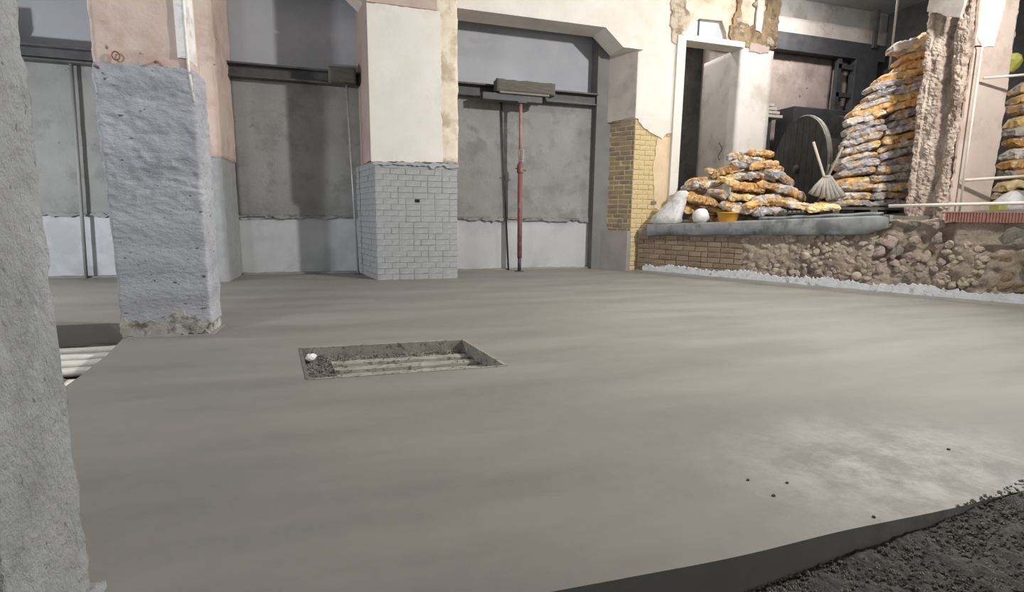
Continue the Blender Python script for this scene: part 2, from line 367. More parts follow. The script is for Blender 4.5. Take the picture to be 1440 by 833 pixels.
# ------------------------------------------------------------------ the setting
# screed slab with the hatch opening left out
HQ = [(-0.47, 4.47), (0.90, 4.44), (1.05, 3.55), (-0.34, 3.58)]
def front(x): return 1.265 + 0.02 * noise.noise(Vector((x * 1.3, 0, 0)))
outer = [(-1.8, 1.265)] + [(x * 0.1, front(x * 0.1)) for x in range(-17, 60)] + [(11, 1.265), (11.5, 4.2), (6.0, 10.55), (-9, 10.55), (-9, 6.02), (-2.4, 5.98), (-2.0, 5.9), (-1.99, 5.2), (-1.88, 4.6), (-1.79, 3.8)]
def floor_geo():
    pts = [Vector(p) for p in outer + HQ]; n = len(outer)
    ed = [(i, (i + 1) % n) for i in range(n)] + [(n + i, n + (i + 1) % 4) for i in range(4)]
    v2, _, f2, _, _, _ = geometry.delaunay_2d_cdt(pts, ed, [], 0, 1e-6)
    def inside(p, poly):
        c = False; j = len(poly) - 1
        for i in range(len(poly)):
            a, b = poly[i], poly[j]
            if (a[1] > p.y) != (b[1] > p.y) and p.x < (b[0] - a[0]) * (p.y - a[1]) / (b[1] - a[1]) + a[0]: c = not c
            j = i
        return c
    top = [f for f in f2 if inside(sum((v2[i] for i in f), Vector((0, 0))) / len(f), outer) and not inside(sum((v2[i] for i in f), Vector((0, 0))) / len(f), HQ)]
    V = [(p.x, p.y, 0) for p in v2]; Fc = [tuple(f) for f in top]
    for loop, dep in ((outer, -0.3), (HQ, -0.16)):
        o = len(V); m_ = len(loop)
        for i, p in enumerate(loop): V.append((p[0], p[1], 0)); 
        for p in loop: V.append((p[0] , p[1] - (0.025 if dep == -0.3 and p[1] < 1.4 else 0), dep))
        for i in range(m_): Fc.append((o + i, o + (i + 1) % m_, o + m_ + (i + 1) % m_, o + m_ + i))
    return V, Fc
fl = mesh_obj('floor', *floor_geo(), M_floor); tag(fl, 'smooth fresh grey screed floor', None, None, 'structure')

# rough ground in front of the pour and in the pit on the left
def ground_z(x, y):
    base = -0.15 + 0.16 * max(0, min(1, (x - 0.9) / 1.7)) ** 1.3
    if x < -1.75 : base = -0.24
    return base
def grid(name, x0, x1, y0, y1, step, zf, material, amp, sc, seed):
    nx = int((x1 - x0) / step); ny = int((y1 - y0) / step); V = []; Fc = []
    for j in range(ny + 1):
        for i in range(nx + 1):
            x = x0 + (x1 - x0) * i / nx; y = y0 + (y1 - y0) * j / ny
            V.append((x, y, zf(x, y) + amp * fbm((x, y, 0), sc, seed) + amp * 0.6 * fbm((x, y, 3), sc * 4, seed)))
    for j in range(ny):
        for i in range(nx):
            a = j * (nx + 1) + i; Fc.append((a, a + 1, a + nx + 2, a + nx + 1))
    return mesh_obj(name, V, Fc, material, None, False)
g = grid('floor_gravel', -1.8, 5.5, -0.6, 1.262, 0.022, ground_z, M_gravel, 0.012, 8, 3); tag(g, 'dark rough gravel ground below the screed edge', None, None, 'structure')
g = grid('floor_pit', -6.0, -1.81, 1.0, 5.97, 0.05, lambda x, y: -0.22, M_pit, 0.03, 3, 4); tag(g, 'dark soil floor of the sunken pit behind the near column', None, None, 'structure')
g = box('floor_hall', (-9, 11, -8, -0.6, -0.4, -0.15), M_gravel); tag(g, 'rough ground of the hall behind the camera', None, None, 'structure')
box('floor_subbase', (-9, 12, -0.6, 10.6, -0.6, -0.32), M_pit)['kind'] = 'structure'

# loose stones: uncountable
rnd = random.Random(5); gv = []; gf = []
for k in range(7000):
    x = rnd.uniform(0.4, 3.6); y = rnd.uniform(0.75, 1.25); r = rnd.uniform(0.003, 0.009)
    if rnd.random() < 0.06 and x > 2.1: y = 1.25 + rnd.uniform(0, 0.12) * min(1, x - 2.1)
    z = max(ground_z(x, y), 0 if y > 1.262 else -9) + r * 0.4; o = len(gv)
    for d in ((1, 0, 0), (0, 1, 0), (-1, 0, 0), (0, -1, 0), (0, 0, 1), (0, 0, -1)):
        gv.append((x + d[0] * r * rnd.uniform(.7, 1.3), y + d[1] * r * rnd.uniform(.7, 1.3), z + d[2] * r * rnd.uniform(.6, 1.1)))
    gf += [(o + a, o + (a + 1) % 4, o + 4) for a in range(4)] + [(o + (a + 1) % 4, o + a, o + 5) for a in range(4)]
tag(mesh_obj('loose_gravel', gv, gf, mat('stone_chips', (92, 88, 83), (140, 135, 127), 40, 0.95, 0), None), 'loose stone chips strewn along the screed edge', 'gravel', None, 'stuff')
# crumbs on the wet floor
crumb = stone_mesh('crumb', mat('crumb', (70, 62, 55), (90, 80, 70), 20, 0.9, 0), 3)
for i, (px, py, r, lb) in enumerate([(1052, 675, .006, 'dark crumb on bare floor, leftmost of the three near crumbs'), (1107, 679, .006, 'dark crumb on bare floor, right-hand one of three near crumbs'),
                           (1088, 697, .007, 'dark crumb on bare floor, lowest of the three near crumbs'), (1334, 632, .007, 'dark crumb on floor above the pale dust patch'), (1229, 727, .006, 'dark crumb on floor beside the shaded front edge')]):
    o = bpy.data.objects.new('dirt_crumb', crumb); link(o); p = at_z(px, py, 0.003); o.location = p; o.scale = (r, r, r * .7); tag(o, lb, 'crumb', 'dirt crumbs on the screed')

# back wall
wb = empty('wall_back', (-2, 10.4, 0)); tag(wb, 'concrete panel wall with whitewashed foot behind the columns', None, None, 'structure')
box('wall_core', (-9, 5.7, 10.5, 10.8, -0.3, 7.0), M_upper, wb)
BAYS = [(-9.0, -3.4), (-2.0, 0.34), (1.74, 5.1)]
for i, (a, c) in enumerate(BAYS):
    w_ = c - a
    ragged('whitewash_panel', [(0, 0), (w_, 0), (w_, 1.06), (0, 1.06)], (a, 10.5, 0), (1, 0, 0), (0, 0, 1), 0.10, M_band, wb, 0.05, 0.012, 20 + i, hold=(1, 3))
    rough_box('concrete_panel', (a, c, 10.36, 10.5, 1.05, 3.62), M_panel, wb, 0.07, 0.006, 3, 30 + i)
    ragged('panel_foot', [(0, 0), (w_, 0), (w_, 0.05), (0, 0.05)], (a, 10.36, 1.03), (1, 0, 0), (0, 0, 1), 0.02, M_panel, wb, 0.05, 0.05, 40 + i, hold=(1, 3))
    rough_box('floor_fillet', (a, c, 10.30, 10.42, -0.02, 0.03), M_floor, wb, 0.06, 0.015, 5, 50 + i)
box('corner_strip', (4.92, 5.3, 10.2, 10.5, 0, 7.0), mat('corner_grey', (112, 112, 110), (124, 124, 122), 2, 0.9, 0.3, 30), wb)
box('wall_left', (-9.3, -9, -8, 10.8, -0.4, 7), M_upper)['kind'] = 'structure'
box('ceiling', (-9.3, 20, -8, 14.3, 7.0, 7.3), M_ceil)['kind'] = 'structure'

# steel rails on the wall, one per bay
def rail(a, c, lab):
    t = empty('steel_rail', ((a + c) / 2, 10.25, 3.5)); tag(t, lab, 'steel beam', 'steel rails along the back wall')
    box('web', (a, c, 10.26, 10.30, 3.44, 3.64), M_steel, t); box('flange', (a, c, 10.12, 10.36, 3.62, 3.65), M_steel, t, 0.004); box('flange', (a, c, 10.16, 10.36, 3.42, 3.45), M_steel, t, 0.004)
rail(-9, -3.4, 'dark steel rail in the leftmost bay behind the blue-grey column')
rail(-2.0, 0.34, 'dark steel rail in the middle bay left of the white-panelled column')
rail(1.74, 4.92, 'dark steel rail in the bay with the red prop')
# concrete head beams with haunches
def headbeam(pts, lab):
    o = prism('concrete_beam', pts, 9.58, 10.15, 'y', M_beam); tag(o, lab, 'beam', 'head beams between the columns')
headbeam([(1.74, 4.74), (4.75, 4.74), (5.15, 4.42), (5.6, 4.42), (5.6, 7.0), (1.74, 7.0)], 'pale concrete head beam with haunch above the red prop bay')
headbeam([(-2.05, 4.86), (-0.05, 4.86), (0.34, 4.52), (0.34, 7.0), (-2.05, 7.0)], 'concrete head beam with haunch above the middle bay')
headbeam([(-9, 4.86), (-3.4, 4.86), (-3.4, 7), (-9, 7)], 'concrete head beam above the leftmost bay')

# ------------------------------------------------------------------ columns
# near rough column
t = empty('column', (-0.95, 1.46, -0.1)); tag(t, 'pitted rough concrete column close to the camera at the left', 'column')
rough_box('shaft', (-1.16, -0.77, 1.30, 1.64, -0.3, 7.0), M_cement, t, 0.014, 0.0045, 22, 2, chip=0.010, sz=0.02)
rough_box('footing', (-1.2, -0.735, 1.26, 1.665, -0.3, 0.03), M_cement, t, 0.02, 0.012, 9, 6, chip=0.02)

# blue-grey coated column
t = empty('column', (-1.65, 5.42, 0)); tag(t, 'column with blue-grey cement coat below and pink plaster above', 'column')
X0, X1, Y0, Y1 = -2.0, -1.29, 5.22, 5.60
def wave(p):
    k = max(0.15, min(1.0, (p.z - 0.7) / 0.7)); q = Vector((p.x * 7 + p.z * 4, p.y * 7, p.z * 13))
    rid = 1 - abs(noise.noise(q)) * 2.2; rid2 = 1 - abs(noise.noise(q * 2.3 + Vector((3, 1, 7)))) * 2.2
    return 0.012 * k * max(0, rid) + 0.007 * k * max(0, rid2) + 0.004 * math.sin(p.z * 21 + 2 * noise.noise(p * 2))
rough_box('cement_coat', (X0, X1, Y0, Y1, 0.10, 2.31), M_coat, t, 0.016, 0.0025, 9, 3, fn=wave, chip=0.012)
rough_box('exposed_foot', (X0 + .005, X1 - .01, Y0 + .005, Y1, -0.2, 0.14), M_coatbase, t, 0.02, 0.014, 14, 4, chip=0.02)
rough_box('cement_toe', (X0 + .03, X1 + .02, Y0 - .025, Y1 + .02, -0.1, 0.012), M_floor, t, 0.03, 0.012, 8, 5)
rough_box('pink_plaster', (X0 - .005, X1 - .03, Y0 + .012, Y1 - .01, 2.28, 7.0), M_pink, t, 0.04, 0.005, 6, 5, chip=0.012)
ragged('bare_patch', [(0, 0), (X1 - X0 - .02, 0), (X1 - X0 - .02, 0.13), (0.45, 0.20), (0.2, 0.14), (0, 0.17)], (X0 + .01, Y0 + .002, 0.005), (1, 0, 0), (0, 0, 1), 0.016, M_coatbase, t, 0.025, 0.05, 17)
ragged('coat_lip', [(0, 0), (X1 - X0 - .01, 0), (X1 - X0 - .01, 0.08), (0, 0.05)], (X0, Y0 + .022, 2.25), (1, 0, 0), (0, 0, 1), 0.022, M_coat, t, 0.02, 0.035, 7, hold=(1, 3))
tube('corner_bead', [(X1 - .025, Y0 + .0, 7), (X1 - .025, Y0, 2.34), (X1 - .0, Y0 - .005, 2.05)], 0.012, M_pale, t, 6)
box('corner_strip', (X1 - .1, X1 - .025, Y0 - .006, Y1 - .1, 2.4, 7), M_plast, t, 0.003)
ringp = Vector((-1.83, 5.205, 2.37))
tube('rusty_ring', [ringp + Vector((0.028 * math.cos(a * math.pi / 5), 0, 0.034 * math.sin(a * math.pi / 5))) for a in range(11)], 0.006, mat('rust', (120, 74, 60), (140, 92, 74), 9, 0.9, 0.2), t, 6)
for (hx, hz) in ((-1.55, 2.36), (-1.98, 2.29)):
    tube('rebar_stub', [(hx, 5.24, hz), (hx + .005, 5.18, hz - .02)], 0.011, mat('rust', (0, 0, 0)), t, 6)

# pilaster behind it
t = empty('column', (-2.7, 9.85, 0)); tag(t, 'back pilaster with pink plaster and grey foot partly hidden by the blue-grey column', 'column')
rough_box('pink_plaster', (-3.42, -1.98, 9.28, 10.5, 1.98, 7.0), M_pink, t, 0.08, 0.01, 5, 8, chip=0.02)
rough_box('grey_foot', (-3.4, -2.0, 9.30, 10.5, -0.1, 1.98), M_greymortar, t, 0.08, 0.006, 5, 9)

# white-panelled brick column
t = empty('column', (1.04, 9.7, 0)); tag(t, 'wide column with white plaster panel above grey painted brickwork', 'column')
X0, X1, YF = 0.34, 1.74, 9.05
prism('brick_core', [(X0 + .008, YF + .008), (X1 - .008, YF + .008), (X1 - .008, 10.5), (0.03, 10.5)], -0.1, 2.0, 'z', M_greymortar, t)
brick_face(t, (X0, YF, -0.01), (1, 0, 0), X1 - X0, 0, 2.0, [M_greybrick], 0.1, 0.25, 0.05, 0.0, 3, mort=0.004, keep=lambda u, z: not (abs(u - 0.72) < 0.07 and abs(z - 1.36) < 0.05))
brick_face(t, (0.05, 10.36, -0.01), (X0 - 0.05, YF - 10.36, 0), 1.34, 0, 2.0, [M_greybrick], 0.1, 0.25, 0.05, 0.0, 4, mort=0.004)
box('socket_hole', (X0 + .66, X0 + .74, YF - .004, YF + .012, 1.33, 1.385), M_black, t, 0.003)
prism('side_render', [(X0 - .035, YF), (X1, YF + .05), (X1, 10.5), (0.13, 10.5)], 2.02, 7.0, 'z', M_mauve, t)
rough_box('plaster_shaft', (X0 - .03, X1 + .02, YF - .01, YF + .16, 2.0, 7.0), M_beige, t, 0.06, 0.009, 5, 10, chip=0.03)
ragged('white_panel', [(0, 0), (1.19, 0.04), (1.17, 2.45), (0, 2.45)], (X0 - .05, YF - .015, 1.98), (1, 0, 0), (0, 0, 1), 0.022, M_white, t, 0.05, 0.02, 11, hold=(3,))
box('pink_band', (X0 - .05, X1 - .33, YF - .03, YF - .005, 4.45, 7.0), M_mauve, t)
ragged('cement_lip', [(0, 0), (1.44, 0), (1.44, 0.05), (0, 0.06)], (X0 - .02, YF - .01, 1.94), (1, 0, 0), (0, 0, 1), 0.022, M_greybrick, t, 0.04, 0.04, 12, hold=(1, 3))

# corner column with exposed yellow bricks
t = empty('column', (5.8, 10.0, 0)); tag(t, 'corner column with exposed yellow bricks under torn white plaster', 'column')
PA, PB = Vector((5.13, 10.4, 0)), Vector((5.56, 9.70, 0)); ld_ = (PB - PA).normalized()
def foot(i): return [(5.13 + i, 10.5), (5.13 + i, 10.4 + i * .3), (5.56 + i * .6, 9.70 + i), (6.62, 9.70 + i), (6.62, 10.5)]
prism('brick_core', foot(0.007), -0.1, 3.15, 'z', M_mortar, t)
prism('plaster_shaft', foot(-0.03), 3.12, 7.0, 'z', M_white, t)
brick_face(t, (5.56, 9.70, 0.0), (1, 0, 0), 0.92, 0, 3.1, [M_yellow], 0.1, 0.25, 0.05, 0.004, 5, mort=0.008)
brick_face(t, (5.13, 10.4, 0.0), ld_, (PB - PA).length, 0, 3.1, [M_shadedb, mat('shaded_brick_b', (136, 120, 96), (150, 133, 108), 5, 0.9, 0.7, 36)], 0.1, 0.25, 0.05, 0, 6)  # side bricks take the darker tones with shade painted in
pl_ = (PB - PA).length
ragged('side_plaster', [(0, 0.0), (pl_ + .02, 0.06), (pl_ + .02, 3.85), (0, 3.85)], PA + Vector((-.03, -.02, 3.08)), ld_, (0, 0, 1), 0.03, mat('grey_mauve_render', (168, 160, 152), (182, 174, 166), 1.5, 0.9, 0.25, 30, (156, 148, 141), 1), t, 0.05, 0.015, 14, hold=(1, 2, 3))
ragged('torn_plaster', [(0, 0.3), (0.14, 0.12), (0.3, 0.02), (0.62, -0.12), (0.72, 0.0), (0.86, 0.02), (0.86, 2.1), (0, 2.1)], (5.57, 9.7, 2.86), (1, 0, 0), (0, 0, 1), 0.028, M_white, t, 0.05, 0.03, 15, hold=(6, 7))
ragged('beige_patch', [(0.12, 0), (0.46, -0.1), (0.46, 1.5), (0.1, 1.42), (0.04, 0.9)], (5.98, 9.7, 1.32), (1, 0, 0), (0, 0, 1), 0.015, mat('sand_plaster', (204, 180, 146), (216, 196, 166), 3, 0.9, 0.4, 30), t, 0.05, 0.04, 16)
box('slot', (6.02, 6.14, 9.68, 9.705, 1.40, 1.47), mat('slot_grey', (120, 112, 100), None, 3, 0.9, 0), t)
prism('concrete_plinth', [(5.06, 10.42), (5.03, 10.36), (5.47, 9.66), (5.57, 9.68), (5.6, 9.8), (5.2, 10.45)], -0.1, 0.84, 'z', mat('plinth_grey', (138, 132, 126), (152, 147, 141), 2, 0.9, 0.4, 30), t)

# ------------------------------------------------------------------ doorway in the right-hand part
wd = empty('wall_door', (7.6, 9.8, 1)); tag(wd, 'broken plaster wall over the storeroom doorway', None, None, 'structure')
prism('masonry', [(6.45, 4.82), (6.62, 4.82), (6.72, 5.05), (6.95, 5.2), (7.5, 5.22), (7.62, 5.0), (7.66, 4.82), (8.95, 4.82), (8.95, 7.0), (6.45, 7.0)], 9.72, 10.1, 'y', M_beige, wd)
box('jamb', (6.40, 6.60, 9.62, 10.05, 0.9, 4.80), M_white, wd, 0.006)
box('lintel', (6.52, 8.05, 9.63, 10.0, 4.72, 4.83), M_white, wd, 0.005)
ragged('exposed_masonry', [(0, 0.05), (0.12, 0), (0.34, 0.3), (0.42, 0.5), (0.36, 0.65), (0.28, 0.7), (0.26, 2.2), (0, 2.2), (-0.06, 0.7)], (6.28, 9.68, 4.62), (1, 0, 0), (0, 0, 1), 0.035, M_rubble[0], wd, 0.05, 0.05, 21)
ragged('exposed_masonry', [(0, 0.05), (0.62, -0.12), (1.3, 0.0), (1.32, 2.2), (0.98, 2.2), (0.95, 0.7), (0.72, 0.32), (0.3, 0.4), (0.42, 2.2), (0.1, 2.2), (0.2, 0.6)], (7.62, 9.72, 4.83), (1, 0, 0), (0, 0, 1), 0.05, M_rubble[2], wd, 0.05, 0.06, 22)
ragged('white_strip', [(0, 0), (0.16, -0.05), (0.2, 1.9), (0, 1.9)], (8.30, 9.68, 5.1), (1, 0, 0), (0, 0, 1), 0.04, M_white, wd, 0.05, 0.02, 23)
for k in range(26):
    rr = random.Random(k + 90); o = bpy.data.objects.new('stone', stone_mesh('stone', M_rubble[k % 3], k) if k < 4 else bpy.data.meshes[[m_.name for m_ in bpy.data.meshes if m_.name.startswith('stone')][k % 4]])
    link(o, wd); side = rr.random() < 0.3
    o.location = Vector((rr.uniform(6.3, 6.5) if side else rr.uniform(7.75, 8.85), 9.68, rr.uniform(4.9, 6.2))) - wd.location
    s = rr.uniform(0.035, 0.085); o.scale = (s * 1.5, s * .6, s); o.rotation_euler = (0, rr.uniform(-.5, .5), 0)
wn = empty('window_1', (7.15, 9.85, 4.85)); tag(wn, 'arched two-pane light above the storeroom doorway', None, None, 'structure')
prism('pane', [(6.62, 4.83), (6.98, 4.83), (6.98, 5.21), (6.9, 5.2), (6.7, 5.06)], 9.80, 9.82, 'y', M_glass, wn)
prism('pane', [(7.0, 4.83), (7.66, 4.83), (7.62, 5.02), (7.5, 5.22), (7.0, 5.22)], 9.80, 9.82, 'y', M_glass, wn)
box('mullion', (6.975, 7.005, 9.78, 9.83, 4.83, 5.24), M_steel, wn)
t = empty('pier', (8.4, 10.4, 1.0)); tag(t, 'white painted square pier standing right of the doorway', 'pier')
rough_box('shaft', (8.02, 8.86, 9.68, 10.95, 0.9, 4.74), mat('pier_white', (212, 206, 199), (222, 216, 209), 1.5, 0.85, 0.3, 30, (196, 188, 180), 1.2), t, 0.1, 0.004, 4, 12, chip=0.006)
ragged('chipped_cap', [(0, 0), (0.5, 0.02), (0.5, 0.16), (0, 0.2)], (8.2, 9.675, 4.66), (1, 0, 0), (0, 0, 1), 0.02, M_mauve, t, 0.04, 0.03, 24)
tube('scribble', [(8.0, 10.12 + 0.06 * math.sin(k * 1.1), 2.45 + k * 0.055) for k in range(8)], 0.008, M_dark, t, 5)

# storeroom shell behind
ws = empty('wall_store', (11, 13.5, 1)); tag(ws, 'pink-grey back wall of the storeroom', None, None, 'structure')
box('wall_core', (5.7, 20, 13.2, 13.5, 0.5, 7), M_intgrey, ws)
pA = at_y(1085, 20, 12.0)
rough_box('plaster_wall', (8.9, 13.05, 12.0, 12.2, 0.9, 5.62), M_interior, ws, 0.12, 0.015, 3, 13)
rough_box('pale_band', (8.9, 14.9, 11.95, 12.25, 6.0, 6.5), M_intpale, ws, 0.12, 0.012, 3, 14)
box('upper_wall', (8.9, 14.9, 12.0, 12.3, 6.5, 7.0), M_intgrey, ws)
rough_box('plaster_wall', (13.05, 13.8, 12.1, 12.25, 0.9, 6.0), M_interior, ws, 0.12, 0.01, 3, 15)
box('return_wall', (14.9, 15.2, 1.0, 13.2, 0.5, 7), M_steel, ws)
box('brace_wall', (6.5, 7.9, 11.8, 12.0, 2.9, 4.6), M_intgrey, ws)
box('wall_store_side', (5.55, 5.7, 10.5, 13.5, 0.5, 7), M_intgrey)['kind'] = 'structure'
t = empty('steel_portal', (12.5, 11.8, 1)); tag(t, 'dark steel beam and posts in the storeroom behind the drum', 'steel frame')
box('beam', (8.9, 14.6, 11.7, 11.95, 5.58, 6.02), M_dark, t, 0.01)
box('post', (13.55, 14.35, 11.7, 11.9, 0.9, 5.6), M_dark, t, 0.01)
for x in (12.98,): box('bar', (x, x + .12, 11.75, 11.87, 0.9, 5.6), M_dark, t)
for z in (5.3, 4.55): box('crossbar', (13.0, 13.7, 11.75, 11.85, z, z + .12), M_dark, t)
box('bar', (14.0, 14.12, 11.6, 11.68, 5.9, 6.9), M_steel, t)
t = empty('timber_stack', (9.6, 11.4, 1)); tag(t, 'stack of pale planks lying on dark trestle behind the white pier', 'timber')
for k in range(4): box('plank', (8.95, 10.7 - .1 * k, 11.2, 11.6, 3.72 + k * .09, 3.79 + k * .09), M_intpale, t, 0.005)
box('trestle', (8.95, 10.4, 11.25, 11.6, 0.95, 3.7), M_dark, t)
box('dark_chest', (10.85, 13.8, 11.0, 11.6, 1.0, 4.0), M_dark, None, 0.02); tag(bpy.data.objects['dark_chest'], 'large dark crate standing behind the cable drum', 'crate')

# ------------------------------------------------------------------ right-hand sill wall and platform
WA = Vector((5.62, 9.79, 0)); WR = Vector((0.4811595, -0.87663307, 0)); WN = Vector((-0.87663307, -0.4811595, 0))
def wp(u, z, off=0.0): return WA + WR * u + _z * z + WN * off
def zp(u): return 0.97 + 0.055 * (u - 0.47)
UL = 9.0
pf = empty('platform', (9, 9, 0)); tag(pf, 'raised platform of the storeroom', None, None, 'structure')
V = [wp(0.2, zp(.2) - .02, -.3), wp(UL, zp(UL) - .02, -.3), Vector((20, 4, zp(6))), Vector((20, 13.3, zp(3))), Vector((5.7, 13.3, zp(0)))]
n5 = len(V); V2 = V + [Vector((p.x, p.y, 0.3)) for p in V]
mesh_obj('deck', V2, [tuple(range(n5)), tuple(range(n5, 2 * n5))] + [(i, (i + 1) % n5, (i + 1) % n5 + n5, i + n5) for i in range(n5)], mat('deck_dirt', (112, 104, 94), (134, 126, 115), 4, 0.95, 0.6, 20), pf)
ww = empty('wall_sill', (7, 7.3, 0)); tag(ww, 'low broken brick and rubble wall with whitewashed foot', None, None, 'structure')
def sill_wall():
    V = []; Fc = []; nu = 300; nz = 52
    for j in range(nz + 1):
        for i in range(nu + 1):
            u = 0.18 + (UL - 0.18) * i / nu
            top = zp(u) - 0.06 if u < 4.6 else (1.12 + 0.07 * fbm((u, 0, 0), 3) if u < 5.2 else 1.10)
            z = -0.1 + (top + 0.1) * j / nz
            k = max(0.15, min(1, (u - 1.6) / 0.9)); p = Vector((u, 0, z))
            d = 0.05 * k * fbm(p, 3.2, 7) + 0.028 * k * fbm(p, 10, 9)
            if 4.35 < u < 5.25 and z > 0.5: d -= 0.05
            if u > 5.25 and z > 0.78: d = 0.03 + 0.012 * fbm(p, 5, 3)
            if 5.18 < u < 5.62 and 0.2 < z < 0.82: d += 0.07 * math.sin((u - 5.18) / 0.44 * math.pi) * math.sin((z - 0.2) / 0.62 * math.pi)
            V.append(wp(u, z, d - 0.01))
    for j in range(nz):
        for i in range(nu):
            a = j * (nu + 1) + i; Fc.append((a, a + 1, a + nu + 2, a + nu + 1))
    o = len(V)
    for i in range(nu + 1):
        q = V[nz * (nu + 1) + i]; V.append(q - WN * 0.42)
    for i in range(nu): Fc.append((nz * (nu + 1) + i, nz * (nu + 1) + i + 1, o + i + 1, o + i))
    return V, Fc
mesh_obj('rubble_core', *sill_wall(), M_wallcore, ww, True)
brick_face(ww, wp(0.2, 0.08), WR, 2.15, 0, 0.7, [M_sillbrick, mat('sill_brick_b', (136, 118, 98), (150, 132, 110), 5, 0.95, 0.8, 30)], 0.1, 0.25, 0.06, 0.012, 8)
stones = [stone_mesh('rubble_stone', M_rubble[k % 4], k * 1.7 + 3) for k in range(10)]
rnd = random.Random(11)
def put_stone(u, z, s, k=None, flat=0.5, name='rubble_stone'):
    o = bpy.data.objects.new(name, stones[rnd.randrange(10) if k is None else k]); link(o, ww)
    mw = Matrix((WR, WN, _z)).transposed().to_4x4(); mw.translation = wp(u, z, 0.0) - ww.location
    o.matrix_local = mw @ Euler((rnd.uniform(-.5, .5), rnd.uniform(-.6, .6), rnd.uniform(-.4, .4))).to_matrix().to_4x4() @ Matrix.Diagonal((s * rnd.uniform(.7, 1.3), s * flat, s * rnd.uniform(.7, 1.35), 1))
for k in range(170):
    u = 2.35 + (rnd.random() ** 0.9) * 2.1; put_stone(u, rnd.uniform(0.16, zp(u) - 0.25), rnd.uniform(0.02, 0.055), rnd.choice((0, 1, 4, 5, 8, 9)), 0.5)
for k in range(34): put_stone(rnd.uniform(4.35, 5.2), rnd.uniform(0.25, 1.12), rnd.uniform(0.035, 0.085), rnd.choice((1, 5, 9, 3)))
for k in range(54): put_stone(rnd.uniform(5.16, 5.6), rnd.uniform(0.2, 0.82), rnd.uniform(0.03, 0.06), rnd.choice((0, 4, 8)), 0.9)
for k in range(20): put_stone(rnd.uniform(5.65, 6.9), rnd.uniform(0.2, 0.7), rnd.uniform(0.04, 0.08), rnd.choice((2, 6)), 0.4)
put_stone(6.0, 0.88, 0.16, 3, 0.3); put_stone(5.85, 0.90, 0.12, 7, 0.3)
for px, py in ((1133, 360), (1205, 388)):
    r = ray(px, py); tt = (WA - CAMP).dot(WN) / r.dot(WN); c = CAMP + r * tt + WN * 0.03
    tube('round_core', [c - WN * .06, c + WN * .012, c + WN * .03], [0.066, 0.066, 0.05], M_rubble[0], ww, 14)
pts = [(0, -0.05), (UL - .3, -0.05)] + [(UL - .3 - k * 0.06, 0.15 + 0.025 * math.sin(k * .3) + (0.035 if k % 2 else -0.01) * random.Random(k).random()) for k in range(int((UL - .3) / .06))]
ragged('whitewash_foot', pts, wp(0.3, 0, 0.0), WR, (0, 0, 1), 0.05, M_whitewash, ww, 0.03, 0.05, 31, hold=(0,))
mesh_obj('screed_fillet', *(lambda: ([wp(u, z, o) for u in [0.2 + .1 * k for k in range(86)] for z, o in ((0.001, 0.16), (0.035 + 0.012 * noise.noise(Vector((u, 1, 0)) * 3), 0.075), (0.0, 0.0))], [(a, a + 3, a + 4, a + 1) for k in range(85) for a in (3 * k, 3 * k + 1)]))(), M_floor, ww, True)

# ledge: board wrapped in grey sheet along the sill
def ledge():
    V = []; Fc = []; nu = 90; prof = [(-0.30, 0.0), (-0.02, 0.0), (0.09, -0.005), (0.11, -0.03), (0.105, -0.12), (0.095, -0.21), (0.07, -0.225), (0.0, -0.2)]
    for i in range(nu + 1):
        u = 0.42 + (4.48 - 0.42) * i / nu
        for j, (o, dz) in enumerate(prof):
            s = 1.0 if j > 3 else 0.3
            kk = 1 + 0.35 * min(1, max(0, (u - 1) / 3.5))
            end = 0.10 * max(0, (u - 4.2) / .28) if dz < -0.05 else 0
            V.append(wp(u, zp(u) + 0.012 + dz * kk + end + s * 0.014 * fbm((u, j, 0), 2.2, 3), o + s * 0.018 * fbm((u, j * .3, 4), 2.6, 5) + (-.05 * max(0, (u - 4.3) / .18))))
    m_ = len(prof)
    for i in range(nu):
        for j in range(m_ - 1):
            a = i * m_ + j; Fc.append((a, a + 1, a + m_ + 1, a + m_))
    Fc += [tuple(range(m_)), tuple(nu * m_ + j for j in range(m_))]
    return V, Fc
t = empty('ledge', wp(2.5, 0.9)); tag(t, 'long ledge wrapped in grey sheet running under the bag heap', 'ledge')
mesh_obj('sheet', *ledge(), M_sheet, t, True)
tube('rolled_edge', [wp(2.6 + .1 * k, zp(2.6 + .1 * k) + 0.035 + 0.006 * math.sin(k * 1.3), 0.03) for k in range(19)], 0.026, M_sheet, t, 8)

# hollow red clay blocks on the wall right of the pillar
def clay_block(u0, u1, lab):
    t = empty('clay_block', wp((u0 + u1) / 2, 1.11)); tag(t, lab, 'clay block', 'red clay blocks on the low wall')
    n = int((u1 - u0) / 0.03); prof = []
    for k in range(n):
        a = u0 + (u1 - u0) * k / n; b = u0 + (u1 - u0) * (k + 1) / n; w_ = b - a
        prof += [(a, 0.09), (a + w_ * .6, 0.09), (a + w_ * .6, 0.078), (b, 0.078)]
    prof += [(u1, -0.12), (u0, -0.12)]
    nn = len(prof); V = [wp(u, 1.11, o) for u, o in prof] + [wp(u, 1.235, o) for u, o in prof]
    tri = geometry.tessellate_polygon([[Vector((u, o, 0)) for u, o in prof]])
    mesh_obj('ribbed_body', V, [tuple(q) for q in tri] + [tuple(i + nn for i in q) for q in tri] + [(i, (i + 1) % nn, (i + 1) % nn + nn, i + nn) for i in range(nn)], M_redblock, t)
    mesh_obj('mortar_top', [wp(u, z, o) for u in (u0, u1) for o in (-.12, .085) for z in (1.235, 1.25)], box_geo(0, 1, 0, 1, 0, 1)[1], M_beige, t)
clay_block(5.13, 5.56, 'ribbed red clay block at the pillar foot, left one of the row')
clay_block(5.575, 5.98, 'ribbed red clay block in the row, second from the pillar corner')
